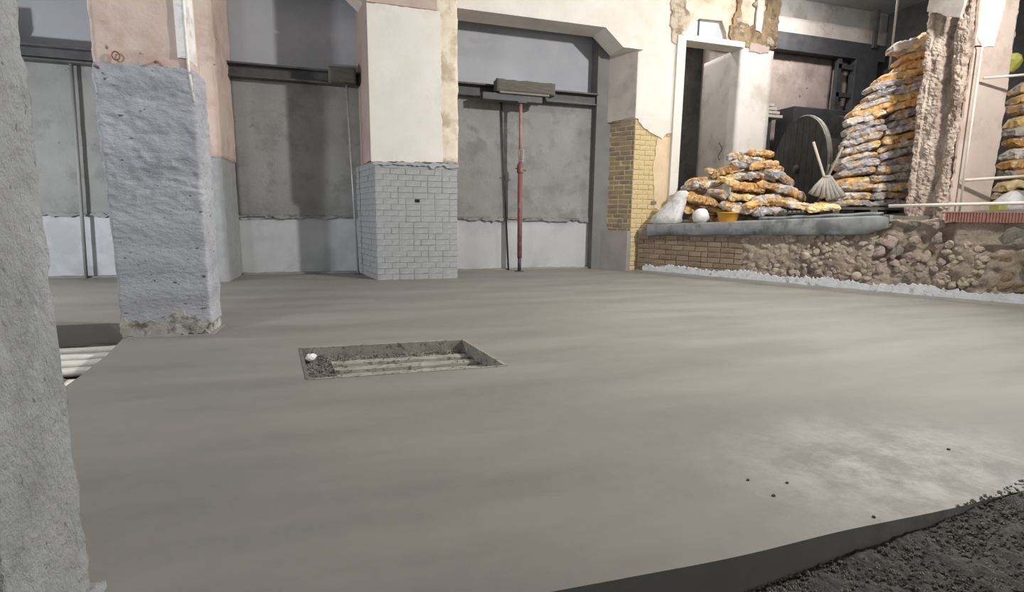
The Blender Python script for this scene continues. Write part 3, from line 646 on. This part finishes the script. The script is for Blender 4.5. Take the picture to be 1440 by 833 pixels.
clay_block(5.995, 6.4, 'ribbed red clay block in the row, farthest from the pillar corner')

# broken pillar
t = empty('pillar', (8.8, 5.75, 1.1)); tag(t, 'broken pillar with rubble-faced side and pale rendered front', 'pillar')
def chase(p):
    d = 0.0
    if p.x < 8.4: 
        q = (p.y - 5.42) / 0.53
        d += 0.028 * fbm(p, 3, 3) + 0.022 * fbm((p.x, p.y * 2, p.z * .7), 7, 8) + 0.020 * fbm(p, 26, 5)
        d -= 0.16 * math.exp(-((q - 0.42 - 0.05 * math.sin(p.z * 2)) / 0.13) ** 2) * (0.75 + 0.3 * noise.noise(p * 2))
        if q > 0.86: d += 0.03
    return d
rough_box('shaft', (8.22, 9.18, 5.42, 5.95, 1.0, 7.0), M_rough_pillar, t, 0.018, 0.006, 9, 16, smooth=False, fn=chase, chip=0.03)
ragged('rendered_front', [(0.03, 0), (0.86, 0), (0.88, 1.2), (0.83, 2.4), (0.85, 5.8), (0.05, 5.8), (0.02, 3.4), (0.08, 2.2), (0.03, 1.1)], (8.26, 5.415, 1.2), (1, 0, 0), (0, 0, 1), 0.03, M_pillarface, t, 0.05, 0.03, 33)
ragged('white_patch', [(0.0, 0.12), (0.12, 0), (0.34, 0.04), (0.42, 0.5), (0.52, 1.2), (0.52, 3), (-0.03, 3), (0.0, 0.7)], (8.36, 5.385, 3.52), (1, 0, 0), (0, 0, 1), 0.012, mat('fresh_white', (246, 243, 238), (250, 248, 244), 3, 0.8, 0.1, 30), t, 0.05, 0.03, 34)
ragged('side_plaster', [(0.02, 0.16), (0.3, 0.0), (0.5, -0.1), (0.5, 3.3), (0.02, 3.3)], (8.15, 5.95, 3.98), (0, -1, 0), (0, 0, 1), 0.05, M_intpale, t, 0.05, 0.02, 35)
# rods and rails at the pillar
def thin(name, pts, r, material, lab, cat, seg=8):
    o = tube(name, pts, r, material, None, seg); tag(o, lab, cat); return o
a = at_y(1350, 292, 5.30); b = at_y(1381, 66, 5.30)
t = empty('steel_rod', a); tag(t, 'white steel rod standing upright against the broken pillar', 'rod')
tube('rod', [(a.x, a.y, 1.13), b], 0.014, M_pipe, t); c = at_y(1372, 74, 5.36); tube('hook', [b, b + Vector((0, 0.03, .02)), Vector((b.x - .005, 5.385, b.z + .03))], 0.011, M_steel, t)
thin('guard_pipe', [at_y(1383, 110, 5.32), at_y(1455, 104, 5.1)], 0.018, M_pipe, 'upper white guard pipe crossing the pillar face to the right', 'pipe')
thin('guard_pipe', [at_y(1352, 254, 5.33), at_y(1455, 247, 5.0)], 0.022, M_pipe, 'middle white guard pipe just above the clay blocks', 'pipe')
thin('long_pipe', [wp(4.47, 1.33, 0.13), wp(6.6, 1.375, 0.13)], 0.024, M_pipe, 'long cream pipe lying level in front of the pillar foot', 'pipe')
a = at_y(1253, 80, 7.0); b = at_y(1262, -40, 7.0)
thin('conduit', [(a.x, 7.0, a.z - .2), (a.x, 7.0, 7.0)], 0.018, M_tube, 'thin pale conduit hanging down behind the tall bag stack', 'conduit')

# ------------------------------------------------------------------ props in the bays
def prop(x, y, lab):
    t = empty('steel_prop', (x, y, 0)); tag(t, lab, 'prop')
    box('base_plate', (x - .08, x + .08, y - .08, y + .08, 0.0, 0.012), M_steel, t)
    tube('foot_tube', [(x, y, 0.01), (x, y, 0.3)], 0.036, M_steel, t, 12)
    tube('outer_tube', [(x, y, 0.28), (x - .01, y, 2.0)], 0.048, M_red, t, 12)
    co = tube('collar', [(x - .01, y, 1.96), (x - .01, y, 1.99), (x - .01, y, 2.1), (x - .01, y, 2.16)], [.05, .066, .066, .05], M_red, t, 12)
    tube('handle', [(x - .12, y - .02, 2.06), (x + .1, y - .02, 2.02)], 0.012, M_steel, co, 8)
    tube('pin', [(x - .05, y - .05, 2.2), (x + .03, y - .05, 2.2), (x + .04, y - .05, 2.42), (x - .045, y - .05, 2.42), (x - .05, y - .05, 2.2)], 0.008, M_tube, co, 6)
    tube('inner_tube', [(x - .01, y, 2.1), (x - .02, y, 3.3)], 0.033, M_faded, t, 12)
    box('head_plate', (x - .1, x + .08, y - .08, y + .08, 3.3, 3.32), M_steel, t)
prop(3.20, 9.98, 'red adjustable steel prop standing in the right-hand bay')
t = empty('bearer_block', (3.3, 10.0, 3.4)); tag(t, 'rough timber bearer on top of the red prop', 'bearer')
rough_box('timber', (2.66, 3.86, 9.86, 10.11, 3.47, 3.70), M_wood, t, 0.05, 0.01, 6, 20, chip=0.02)
box('lath', (2.72, 3.72, 9.845, 9.9, 3.44, 3.475), mat('lath', (120, 116, 106), (130, 125, 114), 6, 0.9, 0.3, 30), t, 0.003)
box('packing', (2.4, 3.6, 9.9, 10.1, 3.32, 3.445), M_steel, t, 0.004)
thin('dark_pole', [(3.06, 10.30, 0.0), (2.95, 10.32, 2.0), (2.88, 10.325, 3.42)], 0.02, M_steel, 'thin dark pole leaning on the wall left of the red prop', 'pole')
t = empty('tube_prop', (0.06, 10.05, 0)); tag(t, 'slim pale tube prop beside the white-panelled column', 'prop')
tube('tube', [(0.03, 10.05, 0), (-0.06, 10.02, 3.38)], 0.02, M_tube, t); box('base_plate', (-.04, .1, 9.98, 10.12, 0, 0.01), M_steel, t); box('head_plate', (-.14, .02, 9.95, 10.1, 3.38, 3.40), M_steel, t)
o = rough_box('bearer_block', (-0.36, 0.10, 9.92, 10.11, 3.41, 3.66), M_wood, None, 0.05, 0.01, 6, 21); tag(o, 'rough timber bearer on the slim pale tube prop', 'bearer')
p0 = at_y(100, 90, 10.25); p1 = at_y(121, 388, 10.25)
thin('dark_pole', [(p1.x, 10.25, 0), (p0.x, 10.25, 3.44)], 0.028, mat('pole_grey', (134, 134, 133), (142, 142, 141), 5, 0.7, 0.1), 'grey pole standing on the wall in the leftmost bay', 'pole')
o = rough_box('bearer_block', (-5.95, -4.95, 10.0, 10.3, 3.655, 3.95), M_wood, None, 0.05, 0.015, 6, 22); tag(o, 'rough timber bearer on the leftmost steel rail', 'bearer')

# ------------------------------------------------------------------ hatch in the floor
t = empty('floor_hatch', (0.3, 4.0, -0.1)); tag(t, 'sunken rectangular floor hatch with ribbed rough bottom', 'hatch')
def hq(a, b, z):  # bilinear in the hatch quad
    A = Vector(HQ[3]).lerp(Vector(HQ[2]), a); B = Vector(HQ[0]).lerp(Vector(HQ[1]), a); p = A.lerp(B, b); return Vector((p.x, p.y, z))
V = []; Fc = []; n1, n2 = 90, 56
for j in range(n2 + 1):
    for i in range(n1 + 1):
        p = hq(i / n1, j / n2, 0); e = min(i, n1 - i) / n1
        V.append((p.x, p.y, -0.112 + 0.012 * fbm(p, 18, 3) + 0.006 * fbm(p, 50, 4) + (0.02 * max(0, 1 - i / 20) if i < 20 else 0) + 0.03 * max(0, (j / n2 - .86) / .14)))
for j in range(n2):
    for i in range(n1):
        a = j * (n1 + 1) + i; Fc.append((a, a + 1, a + n1 + 2, a + n1 + 1))
mesh_obj('rough_bottom', V, Fc, M_hatch, t)
for b0 in (0.05, 0.26, 0.47, 0.68):
    V = []
    for k in range(41):
        a = 0.16 + 0.8 * k / 40
        for db, z in ((0.0, -0.13), (0.02, -0.082), (0.12, -0.080), (0.14, -0.13)):
            p = hq(a, b0 + db, 0); V.append((p.x, p.y, z + 0.005 * fbm(p, 14, b0)))
    mesh_obj('rib', V, [(4 * k + j, 4 * k + j + 1, 4 * k + j + 5, 4 * k + j + 4) for k in range(40) for j in range(3)] + [(0, 1, 2, 3), (160, 161, 162, 163)], M_rib, t)
def rim(a0, b0, a1, b1, w=0.022):
    p, q = hq(a0, b0, 0), hq(a1, b1, 0); d = (q - p).normalized(); s = Vector((-d.y, d.x, 0)); cen = hq(.5, .5, 0)
    if (cen - p).dot(s) < 0: s = -s
    V = [v + s * o + _z * z for v in (p, q) for o in (-.012, w) for z in (-0.16, 0.004)]
    mesh_obj('rim', V, box_geo(0, 1, 0, 1, 0, 1)[1], M_rib if a0 or a1 else mat('rim_dark', (96, 93, 87), (110, 107, 100), 8, 0.8, 0.3), t)
rim(0, 0, 1, 0, .012); rim(0, 1, 1, 1, .012); rim(0, 0, 0, 1, .010); rim(1, 0, 1, 1, .012)
o = bpy.data.objects.new('plaster_lump', stone_mesh('plaster_lump', mat('lump_white', (226, 224, 220), (236, 235, 232), 8, 0.9, 0.3), 5)); link(o); p = hq(0.05, 0.86, -0.045); o.location = p; o.scale = (.045, .045, .03); tag(o, 'small white plaster lump in the corner of the hatch', 'lump')
rnd = random.Random(8); gv = []; gf = []
for k in range(500):
    q = rnd.random(); a, b = (rnd.uniform(0.02, .24), rnd.random()) if q < .5 else ((rnd.uniform(.2, .98), rnd.uniform(.8, .97)) if q < .8 else (rnd.random(), rnd.random()))
    p = hq(a, b, 0); r = rnd.uniform(.004, .012); z = -0.098 + 0.025 * rnd.random(); o_ = len(gv)
    for d in ((1, 0, 0), (0, 1, 0), (-1, 0, 0), (0, -1, 0), (0, 0, 1), (0, 0, -1)): gv.append((p.x + d[0] * r, p.y + d[1] * r * 1.1, z + d[2] * r * .8))
    gf += [(o_ + a_, o_ + (a_ + 1) % 4, o_ + 4) for a_ in range(4)] + [(o_ + (a_ + 1) % 4, o_ + a_, o_ + 5) for a_ in range(4)]
gr = mesh_obj('grit', gv, gf, mat('grit', (92, 88, 80), (132, 127, 118), 60, 0.95, 0), t); gr['kind'] = 'stuff'

# pit boards
for k, (y, xa, xb, lb) in enumerate([(5.52, -3.6, -1.9, 'whitish board in the pit nearest the blue-grey column foot'), (5.30, -3.5, -1.93, 'whitish board in the pit, second from the column foot'),
                                     (5.08, -3.5, -1.98, 'whitish board in the pit, third from the column foot'), (4.86, -3.4, -2.06, 'whitish board in the pit, last of the row')]):
    o = rough_box('pit_board', (xa, xb, y - .07, y + .07, -0.185 - 0.005 * k, -0.145 - 0.005 * k), M_pale, None, 0.05, 0.008, 7, 60 + k); tag(o, lb, 'board', 'pale boards in the pit')
o = rough_box('edge_lath', (-1.86, -1.82, 3.2, 4.0, -0.09, -0.008), M_pale, None, 0.04, 0.006, 8, 66); tag(o, 'pale lath along the screed edge beside the pit', 'lath')
for k, (x, y, s, lb) in enumerate([(-2.15, 4.45, .09, 'dark rubble lump in the pit beside the edge lath'), (-2.3, 4.25, .07, 'smaller pale rubble lump in the pit near the edge lath')]):
    o = bpy.data.objects.new('rubble_lump', stones[3 + 4 * k]); link(o); o.location = (x, y, -0.18); o.scale = (s, s, s * .7); tag(o, lb, 'rubble')

# ------------------------------------------------------------------ bags
def bag_mesh(name, seed, l=0.58, w=0.42, h=0.165, slack=0.0):
    V = []; Fc = []; nu, nv = 22, 18
    for i in range(nu + 1):
        s = -1 + 2 * i / nu; e = max((1 - abs(s) ** 8) ** 0.5, 0.5)
        for j in range(nv):
            a = 2 * math.pi * j / nv; ca, sa = math.cos(a), math.sin(a)
            y = math.copysign(abs(ca) ** 0.5, ca) * w / 2 * (0.93 + 0.07 * e); z = math.copysign(abs(sa) ** 0.45, sa) * h / 2 * e
            p = Vector((s * l / 2, y, z)); d = 0.036 * fbm(p, 6, seed) + 0.045 * (0.3 - abs(noise.noise(p * 13 + Vector((seed, 2, 1))))) + 0.008 * fbm(p, 22, seed + 1)
            V.append((p.x + 0.012 * fbm(p, 5, seed + 4), p.y + d * .7, p.z + d + slack * (s * s) * -0.05))
    for i in range(nu):
        for j in range(nv):
            Fc.append((i * nv + j, i * nv + (j + 1) % nv, (i + 1) * nv + (j + 1) % nv, (i + 1) * nv + j))
    Fc += [tuple(range(nv)), tuple(nu * nv + j for j in range(nv))]
    me = bpy.data.meshes.new(name); me.from_pydata(V, [], Fc)
    bm = bmesh.new(); bm.from_mesh(me); bmesh.ops.recalc_face_normals(bm, faces=bm.faces[:]); bm.to_mesh(me); bm.free()
    return me
BAGS = {}
for ci, c in enumerate(BAGM):
    for k in range(3):
        me = bag_mesh('cement_bag', ci * 3 + k, slack=k * .5); me.materials.append(BAGM[c]); BAGS[c, k] = me
def bag(loc, rz, tilt, roll, colour, lab, group, k=0, s=1.0, sc=(1, 1, 1)):
    o = bpy.data.objects.new('cement_bag', BAGS[colour, k]); link(o); o.location = loc
    o.rotation_euler = (roll, tilt, rz); o.scale = (s * sc[0], s * sc[1], s * sc[2]); tag(o, lab, 'bag', group); return o
VIEW = Vector((0.72, 0.69, 0)); LAT = Vector((0.69, -0.72, 0))  # away from / across the line of sight at the store
ORD = ['bottom', 'second', 'third', 'fourth', 'fifth', 'sixth', 'seventh', 'eighth', 'ninth', 'tenth', 'eleventh', 'twelfth', 'thirteenth', 'fourteenth', 'fifteenth', 'sixteenth', 'seventeenth', 'eighteenth', 'nineteenth', 'twentieth']
CN = {'orange': 'orange', 'grey': 'grey', 'lilac': 'lilac-grey', 'pale': 'pale', 'yellow': 'yellow'}

# tall stack next to the pillar
t = empty('pallet', (8.3, 6.75, zp(3.9))); tag(t, 'low dark pallet under the tall bag stack', 'pallet')
rz0 = math.atan2(LAT.y, LAT.x) + 0.22; la = Vector((math.cos(rz0), math.sin(rz0), 0)); pc = Vector((8.36, 6.70, 0)); zb = 1.17
def slab(nm, u0, u1, v0, v1, z0, z1, mt, par):
    na = Vector((-la.y, la.x, 0)); V = [pc + la * u + na * v + _z * z for u in (u0, u1) for v in (v0, v1) for z in (z0, z1)]
    return mesh_obj(nm, V, box_geo(0, 1, 0, 1, 0, 1)[1], mt, par)
for u in (-.55, 0.0, .5): slab('bearer', u - .05, u + .05, -.3, .5, zb, zb + .12, M_wood, t)
slab('deck', -.62, .58, -.3, .5, zb + .12, zb + .16, M_wood, t)
rnd = random.Random(21); cols = ['lilac', 'orange', 'grey', 'pale', 'orange', 'lilac', 'grey', 'orange']
for i in range(20):
    for j, nm in ((0, 'left'), (1, 'right')):
        if i >= 17 and j == 0: continue
        u = (-0.27 if j == 0 else 0.25) + rnd.uniform(-.03, .03) + (max(0, i - 5) * 0.016)
        if j == 0 and i > 12: u += (i - 12) * 0.07
        z = zb + 0.24 + i * 0.127 + (0.03 if j else -0.01) * (1 if i > 2 else 0)
        p = pc + la * u + _z * z + Vector((-la.y, la.x, 0)) * (rnd.uniform(-.05, .05) + i * .003)
        c = cols[(i * 3 + j * 5 + (i // 4)) % 8]
        bag(p, rz0 + rnd.uniform(-.15, .15) + (math.pi if rnd.random() < .5 else 0), 0, rnd.uniform(-.08, .08), c,
            '%s cement bag, %s one of the %s layer in the tall stack' % (CN[c], nm, ORD[i]), 'bags in the tall stack', rnd.randrange(3), 1.0, (rnd.uniform(.88, 1.02), 1, .78))
# tilt the middle layers: right ends up, as they slumped
for o in bpy.data.objects:
    if o.get('group') == 'bags in the tall stack':
        s = math.cos(o.rotation_euler.z - rz0); o.rotation_euler.y = -0.27 * (1 if s > 0 else -1) * min(1, max(0, (o.location.z - 1.6) / .6)) * (1 if o.location.z < 3.3 else .6)
for (u, z, tl, c, lb) in [(0.46, zb + 2.78, -0.55, 'yellow', 'yellow cement bag slumped on end at the very top of the stack'), (0.30, zb + 2.72, -0.12, 'grey', 'grey cement bag lying on top beside the upturned yellow one')]:
    o = bag(pc + la * u + _z * z, rz0, tl, 0, c, lb, 'bags in the tall stack', 1, 0.9)

# heap on the ledge; positions are along the ledge u, back from it v, height over the deck
HB = [  # px, py, away from the ledge line (m), turn, tilt, roll, colour, label, scale
    (975, 296, .30, 0.3, .1, .2, 'orange', 'crumpled orange bag at the left foot of the heap behind the white film sack'),
    (968, 274, .42, 0.8, -.2, .3, 'orange', 'orange bag leaning behind the tied white bundle'),
    (992, 283, .26, -0.3, .15, -.2, 'orange', 'orange bag lying right above the tied white bundle'),
    (1000, 258, .55, 0.5, -.25, .2, 'pale', 'pale bag sloping down the left side of the heap'),
    (1014, 277, .30, 1.0, .45, .1, 'lilac', 'lilac-grey bag standing askew in the middle of the heap'),
    (985, 255, .75, -0.2, -.1, .0, 'orange', 'orange bag at the upper left shoulder of the heap'),
    (1008, 243, .80, 0.4, .1, .2, 'grey', 'grey bag on the upper left shoulder of the heap'),
    (1050, 296, .22, 0.0, .0, .0, 'pale', 'pale blue-printed bag at the front foot of the heap'),
    (1082, 297, .20, 0.15, .0, .1, 'lilac', 'lilac-grey bag at the right front foot of the heap'),
    (1044, 278, .34, -0.1, .05, .1, 'yellow', 'yellow bag in the second row of the heap front'),
    (1075, 280, .36, 0.2, -.1, .0, 'grey', 'grey bag in the second row, right side of the heap'),
    (1052, 264, .45, 0.1, .1, -.1, 'orange', 'orange bag in the third row of the heap'),
    (1084, 262, .50, -0.2, .2, .0, 'orange', 'orange bag sticking out right in the third row of the heap'),
    (1040, 248, .55, 0.2, -.12, .1, 'pale', 'pale bag in the fourth row below the heap top'),
    (1070, 247, .60, -0.15, .12, .1, 'lilac', 'lilac-grey bag in the fourth row, right of the pale one'),
    (1046, 233, .65, 0.1, .05, .0, 'lilac', 'lilac-grey bag just under the topmost pair of the heap'),
    (1074, 232, .62, 0.0, -.1, .1, 'orange', 'orange bag just under the heap top with pale end'),
    (1044, 218, .72, 0.15, -.05, .1, 'grey', 'grey bag at the very top of the heap, left one'),
    (1070, 216, .72, -0.1, .08, .0, 'orange', 'orange bag at the very top of the heap, right one'),
    (1030, 258, .42, 0.7, .35, .3, 'yellow', 'yellow bag tilted in the notch between the heap shoulders'),
    (1024, 238, .70, -.4, -.3, .2, 'orange', 'orange bag wedged left of the heap top'),
    (1030, 290, .20, -.5, .25, .3, 'grey', 'grey bag slumped behind the yellow tub'),
    (1060, 288, .24, .6, -.2, -.2, 'orange', 'orange bag crumpled above the blue-printed one'),
    (1094, 248, .66, .7, .4, .2, 'lilac', 'lilac-grey bag hanging off the upper right of the heap'),
    (1058, 224, .66, -.3, .18, .2, 'pale', 'pale bag squeezed between the topmost rows of the heap'),
    (978, 266, .52, .9, .3, -.3, 'lilac', 'lilac-grey bag on the left slope above the white film sack'),
    (1108, 268, .60, 0.5, .3, .2, 'grey', 'grey bag slipped down the right flank of the heap'),
    (1100, 284, .42, -0.6, .2, .2, 'orange', 'orange bag fallen low on the right flank of the heap'),
]
def on_line(px, py, v):
    r = ray(px, py); o = WA - WN * v; tt = (o - CAMP).dot(WN) / r.dot(WN); return CAMP + r * tt
for k, (px, py, v, tn, tl, rl, c, lb) in enumerate(HB):
    bag(on_line(px, py, v + .12), math.atan2(WR.y, WR.x) + .35 + tn, tl, rl, c, lb, 'bags in the heap on the ledge', k % 3, 0.86 + .1 * ((k * 7) % 3 - 1), (1, 1, .95))
# inner filling bags that carry the heap
for k, (u, v, z) in enumerate([(1.3, .75, 0), (1.9, .7, 0), (2.4, .75, 0), (1.6, .85, 1), (2.15, .85, 1), (1.9, .95, 2), (2.3, .95, 2), (2.1, 1.0, 3), (2.1, 1.05, 4), (2.25, 1.05, 5)]):
    bag(wp(u, zp(u) + .09 + z * .18, -v), math.atan2(WR.y, WR.x), 0, 0, ('orange', 'grey', 'lilac')[k % 3], 'buried bag inside the heap behind the front bags', 'buried bags inside the heap', k % 3)
# yellow opened bags near the broom head
bag(on_line(1130, 290, .22), -0.75, .12, .1, 'pale', 'pale opened bag lying flat beside the shovel', 'opened bags right of the heap', 0, .85, (1, 1, .7))
bag(on_line(1156, 291, .16), -0.6, -.1, .3, 'yellow', 'yellow opened bag with white mouth at the ledge edge', 'opened bags right of the heap', 1, .8, (1, 1, .6))
bag(on_line(1185, 262, .7), -0.4, -.9, .2, 'orange', 'orange bag end standing up left of the tall stack', 'opened bags right of the heap', 2, .7)

# sacks and small things on the ledge
def sack(name, prof, c, material, lab, cat, seed, sq=(1, 1)):
    V = []; Fc = []; n = 20
    for k, (z, r, dx) in enumerate(prof):
        for j in range(n):
            a = 2 * math.pi * j / n; p = Vector((r * math.cos(a) * sq[0] + dx, r * math.sin(a) * sq[1], z)); q = 1 + 0.16 * fbm((p.x, p.y, z), 7, seed)
            V.append(Vector(c) + (WR * (p.x - dx) * q + WR * dx - WN * p.y * q + _z * z))
    for k in range(len(prof) - 1):
        for j in range(n): Fc.append((k * n + j, k * n + (j + 1) % n, (k + 1) * n + (j + 1) % n, (k + 1) * n + j))
    Fc += [tuple(range(n)), tuple((len(prof) - 1) * n + j for j in range(n))]
    o = mesh_obj(name, V, Fc, material, None, True); tag(o, lab, cat); return o
c = on_line(936, 315, .12); c.z = zp(.8) + .01
sack('film_sack', [(0, .26, 0), (.03, .32, 0), (.14, .31, .03), (.28, .25, .12), (.42, .19, .2), (.54, .14, .27), (.62, .13, .31), (.66, .06, .33)], c, M_plast, 'white film sack tied at the neck at the left end of the ledge', 'sack', 3, (1, .7))
c = on_line(985, 312, .06); c.z = zp(1.3) + .01
sack('tied_bundle', [(0, .08, 0), (.03, .13, 0), (.1, .16, 0), (.18, .15, 0), (.25, .1, 0), (.28, .05, .01)], c, M_plast, 'round tied white bundle on the ledge front', 'bundle', 5)
c = on_line(1023, 311, .06); c.z = zp(1.75) + .012
t = empty('bucket', c); tag(t, 'yellow plastic tub standing on the ledge in front of the heap', 'bucket')
V = []; Fc = []; n = 24; prof = [(0, .155), (.005, .16), (.17, .185), (.17, .195), (.185, .195), (.185, .18), (.03, .15)]
for z, r in prof:
    for j in range(n): V.append(c + Vector((r * math.cos(2 * math.pi * j / n), r * math.sin(2 * math.pi * j / n), z)))
for k in range(len(prof) - 1):
    for j in range(n): Fc.append((k * n + j, k * n + (j + 1) % n, (k + 1) * n + (j + 1) % n, (k + 1) * n + j))
Fc += [tuple(range(n)), tuple((len(prof) - 1) * n + j for j in range(n))]
mesh_obj('tub', V, Fc, M_bucket, t, True)

# cable drum
dn = Vector((-0.93, 0.30, 0)).normalized(); dr = at_y(1127, 214, 8.45); dr.z = zp(2.6) + 1.03
t = empty('cable_drum', (dr.x, dr.y, zp(2.6))); tag(t, 'big dark wooden cable drum standing on edge behind the heap', 'cable drum')
ds = Vector((-dn.y, dn.x, 0)); R_ = 1.03
def disc(nm, off, r, th, mt, rimmat):
    V = []; Fc = []; n = 48
    for o_ in (off, off + th):
        for j in range(n): V.append(dr + dn * o_ + ds * (r * math.cos(2 * math.pi * j / n)) + _z * (r * math.sin(2 * math.pi * j / n)))
    Fc = [tuple(range(n)), tuple(range(n, 2 * n))] + [(j, (j + 1) % n, (j + 1) % n + n, j + n) for j in range(n)]
    return mesh_obj(nm, V, Fc, mt, t)
disc('back_flange', -.55, R_, .05, M_drum, None); disc('core', -.5, .5, .5, M_drum, None); fl_ = disc('front_flange', -.04, R_ - .01, .09, M_litrim, None)
pn = 9
for k in range(pn):  # boards of the front flange
    v0 = -R_ + 2 * R_ * k / pn + .006; v1 = -R_ + 2 * R_ * (k + 1) / pn - .006; pts = []
    rr_ = R_ - .012
    for s in (1, -1):
        vs = [v0 + (v1 - v0) * q / 5 for q in range(6)]
        for v in (vs if s == 1 else vs[::-1]):
            v = max(-rr_, min(rr_, v)); pts.append((s * math.sqrt(max(0, rr_ * rr_ - v * v)), v))
    V = [dr + dn * o_ + ds * v + _z * h for o_ in (.048, .066) for h, v in pts]; n = len(pts)
    mesh_obj('board', V, [tuple(range(n)), tuple(range(n, 2 * n))] + [(i, (i + 1) % n, (i + 1) % n + n, i + n) for i in range(n)], M_drum, fl_)
V, Fc = tube_geo([dr + dn * .02 + ds * (R_ * math.cos(2 * math.pi * j / 48)) + _z * (R_ * math.sin(2 * math.pi * j / 48)) for j in range(49)], 0.014, 6)
mesh_obj('steel_rim', V, Fc, M_litrim, t, True)
tube('hub', [dr + dn * .04, dr + dn * .1], 0.09, M_dark, t, 16)

# grey board leaning behind the tools
a = at_y(1168, 245, 7.9)
o = mesh_obj('grey_board', [at_y(x, y, d) for d in (7.9, 7.95) for x, y in ((1160, 250), (1196, 215), (1194, 196), (1164, 194))], box_geo(0, 1, 0, 1, 0, 1)[1] and [(0, 1, 2, 3), (4, 5, 6, 7), (0, 1, 5, 4), (1, 2, 6, 5), (2, 3, 7, 6), (3, 0, 4, 7)], M_intgrey, None)
tag(o, 'grey board leaning between the cable drum and the tall stack', 'board')
# tools
s0 = on_line(1160, 252, .45); s1 = on_line(1144, 200, .62)
t = empty('shovel', s0); tag(t, 'short grey-handled shovel leaning in front of the cable drum', 'shovel')
tube('handle', [s0 + (s0 - s1) * .2, s0, s1], 0.022, M_stick, t, 8)
s0 = on_line(1163, 252, .40); s1 = on_line(1213, 150, .75)
t = empty('broom', s0); tag(t, 'long-handled tool with grey fan-shaped head left of the tall stack', 'broom')
tube('handle', [s0, s1], 0.02, M_stick, t, 8)
w0 = [on_line(x, y, v) for x, y, v in ((1158, 250, .42), (1168, 248, .42), (1186, 277, .26), (1166, 281, .24), (1140, 273, .28))]
for k in range(7):
    f = k / 6; a = w0[0].lerp(w0[1], f); b = w0[4].lerp(w0[3], min(1, 2 * f)).lerp(w0[2], max(0, 2 * f - 1))
    tube('bristle_bundle', [a, a.lerp(b, .5) + WN * .03, b], [.02, .035, .05], M_net, t, 8)
tube('ferrule', [w0[0], w0[1]], 0.03, M_stick, t, 8)
# small tray of slats in front of the opened bags
t = empty('slatted_tray', on_line(1115, 299, .1)); tag(t, 'small slatted tray lying on the ledge left of the opened bags', 'tray')
for k in range(5):
    p = on_line(1106 + 6 * k, 299, .08); mesh_obj('slat', [p + WR * u + WN * v + _z * z for u in (-.02, .02) for v in (-.12, .06) for z in (0, .03)], box_geo(0, 1, 0, 1, 0, 1)[1], M_intgrey, t)
p0, p1 = on_line(1103, 300, .05), on_line(1134, 300, .05); tube('rail', [p0, p1], .012, M_intgrey, t, 6)

# second stack beyond the pillar
rnd = random.Random(44); p = at_y(1436, 240, 6.3)
for i in range(12):
    for j, nm in ((0, 'left'), (1, 'right')):
        c = ['orange', 'grey', 'yellow', 'lilac', 'orange', 'pale'][(i + 2 * j) % 6]
        bag(Vector((p.x + .04 + rnd.uniform(-.04, .04) + j * .50, 6.3 - j * .34, 1.40 + i * .185 + rnd.uniform(-.01, .01))), -0.6 + rnd.uniform(-.2, .2), rnd.uniform(-.06, .06), 0, c,
            '%s bag, %s one of the %s layer in the stack beyond the pillar' % (CN[c], nm, ORD[i]), 'bags right of the pillar', (i + j) % 3, 1.0, (1, 1, 1.08))
p = at_y(1436, 80, 6.0); o = bpy.data.objects.new('green_ball', stone_mesh('green_ball', M_green, 9)); link(o); o.location = (p.x, 6.2, 1.40 + 12 * .185 + .1); o.scale = (.2, .2, .17); tag(o, 'green-yellow crumpled bundle on top of the bags right of the pillar', 'bundle')
c = at_y(1420, 282, 5.75); c.z = zp(5.6) + .02
sack('white_bag', [(0, .16, 0), (.05, .22, 0), (.18, .2, 0), (.28, .12, .02), (.34, .04, .03)], c, M_plast, 'small white bag on the platform right of the pillar', 'bag', 9)
p = at_y(1407, 280, 5.6); o = box('yellow_foam', (p.x - .09, p.x + .09, 5.55, 5.72, zp(5.6) + .0, zp(5.6) + .17), M_green, None, .012); tag(o, 'pale yellow foam block beside the pillar foot', 'block')
